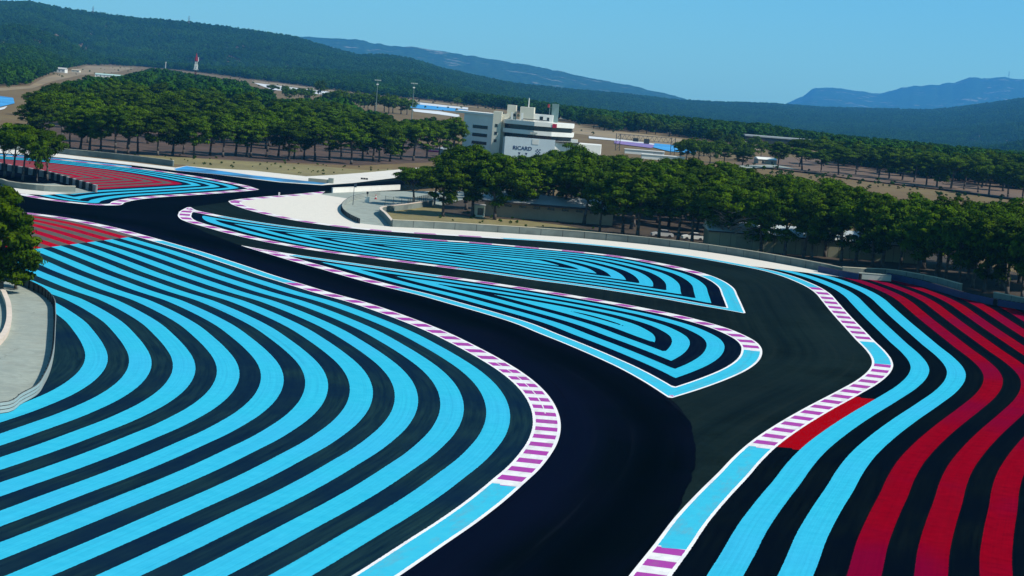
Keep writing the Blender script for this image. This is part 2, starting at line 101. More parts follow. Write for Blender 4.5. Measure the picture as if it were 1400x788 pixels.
 "lfront":[[-121.6,550.87,12.4,10.6],[-118.79,551.57,11.9,12.5],[-116.24,551.66,13.2,12.1],[-112.75,548.21,11.9,11.0],[-107.73,542.81,13.4,11.5],[-105.28,548.17,11.8,11.1],[-104.22,556.01,13.7,10.3],[-98.22,552.59,12.0,10.6],[-95.19,559.09,13.3,12.5],[-94.51,571.69,11.9,10.0],[-88.92,556.25,12.1,10.6],[-87.53,575.5,12.8,10.1],[-83.45,573.06,12.3,10.2],[-82.0,587.34,13.9,12.1],[-78.35,583.77,11.8,12.9],[-77.67,588.01,11.8,10.8],[-73.74,593.47,14.0,12.3],[-71.76,603.39,13.3,11.0],[-66.01,581.89,12.0,11.7],[-66.34,597.58,11.8,10.2],[-63.4,598.04,12.5,9.6],[-59.97,593.99,12.5,12.3],[-56.86,605.75,13.2,11.3],[-54.37,616.47,13.1,11.1],[-48.93,589.25,11.9,11.6],[-48.48,622.72,12.5,12.1],[-45.2,623.61,13.8,11.0],[-42.93,616.92,12.9,12.1],[-40.34,627.64,12.6,10.3],[-38.31,649.27,12.9,12.4],[-34.16,645.75,13.4,12.0],[-31.21,670.01,13.2,11.7],[-22.75,674.79,15.1,11.2],[-27.21,671.94,13,9.0]],
 "lwood":[[-83.96,726.48,13.3,13.8],[-58.24,824.01,10.7,10.4],[-123.77,726.97,14.5,12.8],[-167.69,801.95,15.1,12.7],[-111.67,922.38,11.1,12.8],[-171.75,849.84,15.8,13.3],[-182.66,771.88,10.2,12.0],[-107.58,796.22,15.3,13.3],[-126.18,912.36,12.8,14.1],[-129.44,842.66,12.5,15.4],[-136.2,577.02,13.1,12.8],[-124.32,818.41,13.4,12.2],[-160.14,834.67,15.8,13.4],[-161.14,857.25,13.6,12.0],[-53.28,794.35,10.6,11.8],[-159.85,918.34,13.4,13.9],[-115.64,666.45,14.2,11.6],[-48.86,689.18,13.6,11.5],[-132.43,651.11,13.7,11.8],[-149.77,647.88,13.2,13.2],[-122.87,795.48,14.6,12.6],[-190.7,867.18,12.6,13.0],[-175.48,868.47,14.5,11.1],[-81.33,649.78,12.4,11.6],[-137.85,613.16,15.6,14.6],[-170.46,890.97,14.4,14.5],[-79.05,892.02,13.1,13.7],[-165.08,816.36,14.1,14.3],[-121.03,887.79,14.2,12.2],[-111.07,577.71,13.9,11.6],[-111.39,743.14,14.2,14.9],[-115.66,767.36,14.7,14.8],[-132.65,713.28,15.8,11.3],[-84.78,795.04,12.1,13.7],[-140.77,925.05,14.0,13.2],[-69.97,790.96,13.4,14.9],[-134.25,734.24,14.1,14.5],[-162.64,719.44,13.7,13.5],[-50.14,665.91,14.0,12.2],[-109.13,657.94,14.0,15.4],[-81.58,853.66,13.3,12.4],[-146.48,776.35,14.5,14.5],[-193.81,827.6,9.8,10.7],[-32.85,784.71,11.4,12.9],[-73.94,780.06,14.7,12.0],[-81.37,694.49,15.3,14.5],[-98.47,652.78,13.2,12.9],[-142.96,717.74,14.6,15.2],[-53.14,772.16,11.6,11.2],[-93.01,908.5,13.2,12.0],[-125.8,594.11,14.6,12.0],[-178.9,919.27,12.4,14.9],[-69.75,646.86,14.9,11.8],[-191.96,846.92,11.3,12.9],[-86.32,822.54,13.8,15.2],[-144.31,830.14,12.7,14.9],[-134.0,772.03,13.8,14.0],[-134.78,798.33,14.5,12.9],[-97.61,665.72,12.2,15.4],[-72.69,867.0,11.8,12.9],[-91.34,671.82,13.7,15.0],[-91.22,892.85,13.5,11.6],[-123.96,776.42,15.3,15.0],[-137.78,587.72,14.2,14.6],[-90.29,810.66,13.9,11.9],[-56.55,728.67,12.4,14.6],[-39.48,752.05,10.9,12.1],[-127.62,750.3,12.6,11.2],[-181.74,793.76,12.2,10.5],[-92.06,685.48,14.1,11.1],[-42.96,738.68,10.9,10.6],[-58.82,715.97,13.6,13.4],[-99.33,883.27,12.2,14.4],[-91.9,705.22,12.5,15.3],[-154.15,768.08,14.6,15.3],[-78.82,703.62,13.8,11.7],[-154.39,688.15,14.7,14.6],[-77.51,668.13,14.4,14.4],[-113.22,619.14,13.0,11.6],[-160.84,907.09,15.5,15.0],[-118.51,683.55,15.3,13.1],[-70.78,763.9,12.6,14.9],[-152.47,710.64,12.6,12.2]],
 "near":[[-105.41,418.67,11.5,9],[-103.57,418.55,12.5,9],[-100.01,412.0,11.5,8],[-96.46,417.7,11.8,8]],
 "bushy":[[-97.19,411.99,8.0,5.0]],
 "pine_big":[[-56.4,224.84,12.6,8.6]],
 "pine_big2":[[-59.67,225.5,13.0,9.5],[-55.91,230.0,7.2,5.6]],
 "rfront":[[102.9,826.45,11.9,12.4],[113.93,836.05,10.6,14.0],[120.51,827.69,10.6,10.8],[124.91,809.76,13.1,14.0],[135.81,834.5,12.5,12.4],[143.16,821.63,13.8,12.4],[144.07,805.05,13.8,12.4],[150.28,809.14,13.8,12.4],[152.24,794.95,13.8,14.0],[152.65,773.58,13.8,12.4],[155.58,767.42,13.8,12.4],[158.51,756.34,14.4,14.0],[164.03,759.38,13.8,12.4],[165.27,741.49,13.8,12.4],[166.45,729.02,12.5,12.4],[171.74,722.64,13.1,12.4],[174.67,713.32,12.5,12.4]],
 "rwood":[[194.45,820.24,12.9,14.5],[145.96,933.09,12.8,15.9],[178.53,795.76,13.7,13.9],[183.94,812.11,14.9,13.0],[193.77,858.36,13.0,14.3],[133.14,906.75,14.3,13.6],[172.97,852.19,13.2,13.6],[173.33,894.31,14.5,14.7],[184.52,834.85,14.3,13.2],[201.02,848.44,14.7,13.8],[133.69,918.9,13.4,13.5],[150.9,871.92,12.5,14.6],[157.84,856.19,12.8,15.1],[146.23,894.99,13.5,15.3],[118.03,872.81,13.9,14.6],[181.72,774.27,14.7,15.2]],
 "mid":[[94.84,1025.88,12,9],[67.08,841.09,9,10],[71.7,835.2,9,10],[95.58,914.23,9,10],[89.37,832.75,8,10],[74.79,819.42,9,10],[81.81,929.07,8,9],[90.29,938.01,8,9],[105.3,1038.93,9,8],[105.61,998.8,8,9],[116.98,1043.88,9,8],[113.1,976.62,8,7],[74.53,896.36,9,8],[66.28,862.89,8,8],[98.05,894.57,8,9],[83.66,851.0,9,9]],
 "far":[[74.19,1337.84,13,13],[78.0,1312.66,11,11],[83.55,1311.45,9,11],[49.53,1356.86,9,12],[54.4,1332.73,9,12],[61.61,1356.1,8,12],[69.67,1424.12,8,10],[97.78,1301.07,9,12],[104.57,1287.05,9,13],[-93.07,1351.82,11,12],[-85.7,1327.88,11,13],[-80.29,1324.89,11,13],[-76.03,1316.72,10,12],[-104.18,1358.06,9,11],[-160.46,1602.31,15,10],[-196.86,1677.76,8,9],[-183.79,1657.27,8,10],[-214.92,1735.99,8,12],[-60.76,1811.91,8,9],[-42.86,1820.39,9,9],[-121.47,1330.05,12,13],[-114.98,1300.1,12,14],[-111.16,1320.59,11,13],[-104.29,1294.38,12,14],[-95.96,1306.66,12,14],[-86.36,1295.85,12,14],[-111.69,1421.65,11,14],[-122.8,1432.61,10,14],[-153.7,1443.99,10,13],[-163.67,1418.94,10,13],[-129.5,1354.08,11,13],[45.19,1342.36,9,13],[50.36,1300.48,9,13],[69.09,1340.88,10,13],[90.26,1279.54,9,13],[56.95,1302.66,8,12]]},"scrub":[[130.18,754.72,0.106],[100.43,772.43,0.167],[121.18,735.0,0.179],[154.52,714.87,0.101],[92.38,758.8,0.195],[109.2,735.41,0.152],[124.98,755.71,0.073],[142.9,697.0,0.158],[141.15,693.27,0.138],[169.47,702.34,0.11],[98.12,777.7,0.194],[110.84,746.29,0.139],[113.0,731.58,0.107],[95.33,765.91,0.179],[136.76,791.47,0.096],[127.37,766.33,0.15],[106.82,757.59,0.12],[161.82,690.31,0.142],[113.17,821.38,0.091],[125.57,812.36,0.084],[118.06,797.61,0.15],[153.05,748.45,0.172],[166.36,662.97,0.183],[136.92,734.37,0.172],[139.96,724.95,0.129],[149.9,703.67,0.121],[120.81,710.81,0.172],[130.7,740.79,0.094],[166.83,711.27,0.18],[170.15,681.9,0.125],[136.31,753.88,0.19],[132.23,758.78,0.159],[118.51,777.8,0.116],[145.9,760.74,0.083],[122.22,769.6,0.145],[125.59,785.14,0.199],[141.91,779.87,0.116],[123.12,825.19,0.11],[145.18,680.02,0.135],[110.63,790.6,0.139],[153.03,657.91,0.083],[153.98,711.01,0.163],[96.32,853.74,0.146],[126.43,726.45,0.077],[157.87,706.31,0.148],[149.5,686.1,0.11],[133.63,726.43,0.122],[98.37,834.57,0.116],[144.85,715.58,0.09],[159.52,663.1,0.128],[156.93,670.82,0.116],[105.65,865.31,0.136],[148.47,695.77,0.187],[140.03,683.92,0.183],[131.85,765.0,0.105],[120.84,793.23,0.144],[102.99,840.76,0.112],[97.14,769.76,0.117],[98.62,807.77,0.107],[90.32,798.66,0.156],[147.85,692.73,0.18],[141.8,676.33,0.085],[125.15,799.82,0.115],[97.33,826.13,0.097],[152.17,652.87,0.16],[141.74,742.94,0.077],[153.24,642.44,0.161],[110.22,765.93,0.196],[134.51,693.05,0.078],[116.44,832.01,0.141],[102.32,795.44,0.148],[104.71,804.06,0.128],[115.66,746.84,0.117],[94.99,807.88,0.197],[97.13,751.8,0.126],[143.85,693.47,0.102],[90.16,821.95,0.179],[103.74,788.46,0.18],[102.25,824.45,0.178],[158.68,710.36,0.118],[136.48,786.03,0.177],[146.88,671.91,0.128],[155.38,736.22,0.107],[131.99,735.18,0.114],[165.44,672.11,0.108],[136.18,717.22,0.095],[157.47,646.45,0.158],[113.3,772.01,0.194],[143.39,705.24,0.115],[146.09,741.6,0.081],[-338.5,2289.2,0.161],[-202.79,1900.4,0.109],[-521.33,2882.45,0.133],[-255.96,2232.82,0.129],[-528.5,2815.07,0.157],[-433.6,1849.82,0.093],[-102.4,1962.87,0.241],[-482.1,2636.34,0.148],[-464.4,2006.71,0.232],[-522.64,2752.84,0.121],[-396.2,2513.5,0.155],[-472.05,2789.95,0.206],[-271.1,2281.35,0.156],[98.04,1136.76,0.185],[-386.38,2674.08,0.216],[-153.24,1803.61,0.184],[-388.14,1715.21,0.214],[-467.9,2196.8,0.239],[-370.36,2644.55,0.2],[-122.44,1776.93,0.1],[94.76,1182.94,0.194],[-221.2,2305.48,0.184],[-78.71,1608.4,0.211],[-54.14,1716.8,0.221],[-55.43,1829.06,0.258],[-52.65,1576.26,0.257],[-152.59,1790.54,0.226],[-524.48,2610.94,0.101],[-490.04,2884.34,0.238],[-401.46,1763.76,0.173],[-486.61,2504.25,0.192],[7.35,1449.16,0.237],[-494.21,2616.49,0.107],[89.22,1134.24,0.13],[-474.38,2509.76,0.115],[-313.08,2238.29,0.152],[-217.46,2221.83,0.207],[-421.1,2352.74,0.154],[39.15,1169.23,0.208],[-435.34,2391.97,0.216],[-99.06,1894.46,0.179],[-123.68,1743.97,0.197],[-232.89,2069.64,0.128],[-231.56,2176.85,0.228],[-479.04,2797.52,0.168],[-111.14,2012.08,0.171],[-121.58,1838.39,0.179],[-458.98,2267.66,0.1],[-94.83,1643.74,0.145],[-458.4,1956.91,0.225],[-98.81,1687.28,0.159],[-29.62,1807.67,0.156],[-338.26,2468.04,0.146],[-68.18,1864.69,0.179],[-546.06,2788.23,0.107],[-306.18,2295.9,0.26],[13.39,1371.64,0.147],[-596.12,3149.15,0.137],[-380.01,1602.48,0.236],[2.63,1606.83,0.124],[-273.59,2095.71,0.189],[-36.22,1487.04,0.246],[-407.8,2743.13,0.14],[-10.28,1372.17,0.246],[-308.46,2453.88,0.134],[-570.97,2827.54,0.14],[-8.17,1385.07,0.226],[-332.9,2415.72,0.128],[-87.75,1971.06,0.205],[54.15,1260.89,0.172],[-179.58,2204.77,0.105],[-5.28,1543.78,0.247],[-426.22,2629.85,0.12],[-181.12,2037.55,0.096],[-531.92,2428.43,0.112],[18.41,1311.65,0.174],[-484.9,2193.7,0.176],[-461.19,1915.95,0.125],[-589.72,3053.5,0.173],[-438.98,2646.06,0.116],[26.47,1242.62,0.188],[91.54,1151.75,0.195],[-26.93,1785.99,0.228],[-313.8,1250.47,0.132],[-262.68,2113.3,0.222],[-535.33,2577.34,0.149],[-184.79,1982.58,0.23],[-361.32,2318.92,0.232],[-174.67,2029.3,0.147],[-106.8,1996.72,0.202],[-515.39,2504.62,0.097],[-15.68,1406.82,0.18],[-423.81,1807.56,0.107],[-546.93,2380.38,0.165],[-345.67,2458.69,0.197],[-560.25,2824.77,0.206],[-498.63,2303.5,0.188],[-63.67,1678.69,0.183],[-41.7,1796.9,0.114],[17.24,1406.69,0.216],[-70.58,1645.41,0.152],[-55.11,1896.51,0.25],[-33.2,1802.12,0.122],[-226.03,2163.61,0.204],[-316.21,2274.35,0.137],[-493.96,2480.59,0.218],[-507.95,2549.23,0.21],[-35.75,1823.19,0.209],[-572.48,2809.12,0.109],[-157.29,1781.84,0.146],[-447.01,2737.61,0.126],[-301.97,1197.78,0.197],[-188.63,1908.41,0.177],[-359.85,1465.22,0.158],[-463.66,2616.44,0.178],[-461.2,2548.44,0.123],[-414.68,1814.05,0.118],[-492.05,2703.88,0.17],[-203.77,2135.66,0.126],[-585.42,2980.9,0.211],[-84.82,1874.7,0.228],[-259.3,2412.95,0.125],[-527.14,2311.24,0.111],[-279.09,2299.26,0.198],[-431.57,2434.18,0.208],[-439.36,1891.89,0.224],[-445.79,2481.28,0.248],[-468.77,2766.27,0.118],[-525.89,2723.87,0.241],[-246.67,2371.58,0.191],[-234.24,2025.38,0.159],[-422.52,1698.43,0.149],[-424.56,1934.29,0.094],[-526.55,2805.01,0.143],[-476.28,1988.21,0.207],[-345.9,1364.7,0.109],[-407.88,2686.94,0.12],[-115.01,2002.83,0.214],[-16.99,1541.83,0.235],[36.59,1398.01,0.202],[-344.4,2588.29,0.114],[-423.23,1836.92,0.179],[-425.59,2742.87,0.138],[-62.03,1537.04,0.123],[-148.86,2059.46,0.238],[-437.94,1993.0,0.11],[3.53,1296.85,0.25],[8.28,1512.59,0.104],[-455.83,2462.42,0.151],[-435.59,2116.81,0.193],[-498.27,2759.04,0.251],[34.27,1237.65,0.127],[-465.54,2643.71,0.189],[-317.4,2496.54,0.092],[-436.28,2070.55,0.177],[-13.36,1490.5,0.26],[-358.81,2474.51,0.094],[-486.27,2810.46,0.09],[-232.78,2290.56,0.241],[-188.16,2018.62,0.16],[-65.92,570.01,0.088],[-99.24,531.75,0.088],[-87.56,547.85,0.082],[-66.66,546.74,0.046],[-66.24,551.66,0.08],[-74.1,524.55,0.075],[-103.99,536.92,0.066],[-69.27,543.98,0.074],[-64.47,559.89,0.072],[-39.35,565.02,0.052],[-59.33,536.48,0.073],[-105.92,530.21,0.042],[-88.8,540.57,0.044],[-93.32,559.57,0.062],[-64.64,523.17,0.058],[-56.51,568.35,0.072],[-98.23,529.52,0.081],[-49.09,571.01,0.069],[-60.2,530.64,0.044],[-95.14,547.38,0.056],[-82.29,529.71,0.043],[-69.29,559.05,0.053],[-81.13,525.01,0.086],[-63.15,538.19,0.076],[-53.79,566.11,0.045],[-73.01,519.62,0.072],[-102.02,540.75,0.067],[-106.85,533.23,0.073],[-111.08,527.55,0.079],[-54.04,533.13,0.056],[-79.17,522.52,0.087],[-83.82,525.63,0.046],[-78.49,536.69,0.076],[-55.74,519.5,0.044],[-65.31,527.25,0.056],[-61.39,563.99,0.059],[-42.12,574.94,0.071],[-84.36,555.04,0.054],[-37.32,573.32,0.046],[-69.71,532.48,0.043],[-56.16,541.68,0.044],[-56.41,521.44,0.045],[-50.57,523.72,0.049],[-87.05,535.03,0.046],[-45.32,572.96,0.064],[-83.51,560.35,0.077],[-94.83,529.0,0.053],[-48.66,533.91,0.049],[-94.58,524.95,0.061],[-47.89,550.9,0.041],[-49.2,567.24,0.053],[-91.62,536.03,0.059],[-88.41,554.98,0.084],[-52.37,529.35,0.073],[-49.98,521.34,0.067],[-51.69,535.52,0.082],[-41.16,562.24,0.074],[-76.12,542.91,0.057],[-55.13,570.65,0.051],[-53.85,527.6,0.044],[-0.06,399.74,0.08],[-5.02,408.37,0.085],[-4.97,417.42,0.069],[4.03,415.74,0.066],[-1.55,417.66,0.073],[-3.31,398.29,0.088],[-11.06,418.93,0.042],[-1.03,411.56,0.061],[1.95,415.41,0.079],[-7.88,412.58,0.08],[8.02,419.51,0.05],[-4.4,412.11,0.049],[1.19,409.72,0.047],[-3.33,419.29,0.05],[1.25,418.34,0.085],[5.45,414.78,0.061],[-6.68,395.03,0.061],[-14.95,397.43,0.076],[1.72,391.26,0.07],[-8.54,406.62,0.076],[8.09,411.3,0.054],[10.86,410.07,0.047],[-7.14,392.14,0.048],[5.03,396.04,0.048],[-12.36,391.92,0.056],[-9.14,402.66,0.062],[0.73,420.07,0.064],[-1.27,397.87,0.075],[-10.16,417.06,0.069],[14.88,399.73,0.062]],
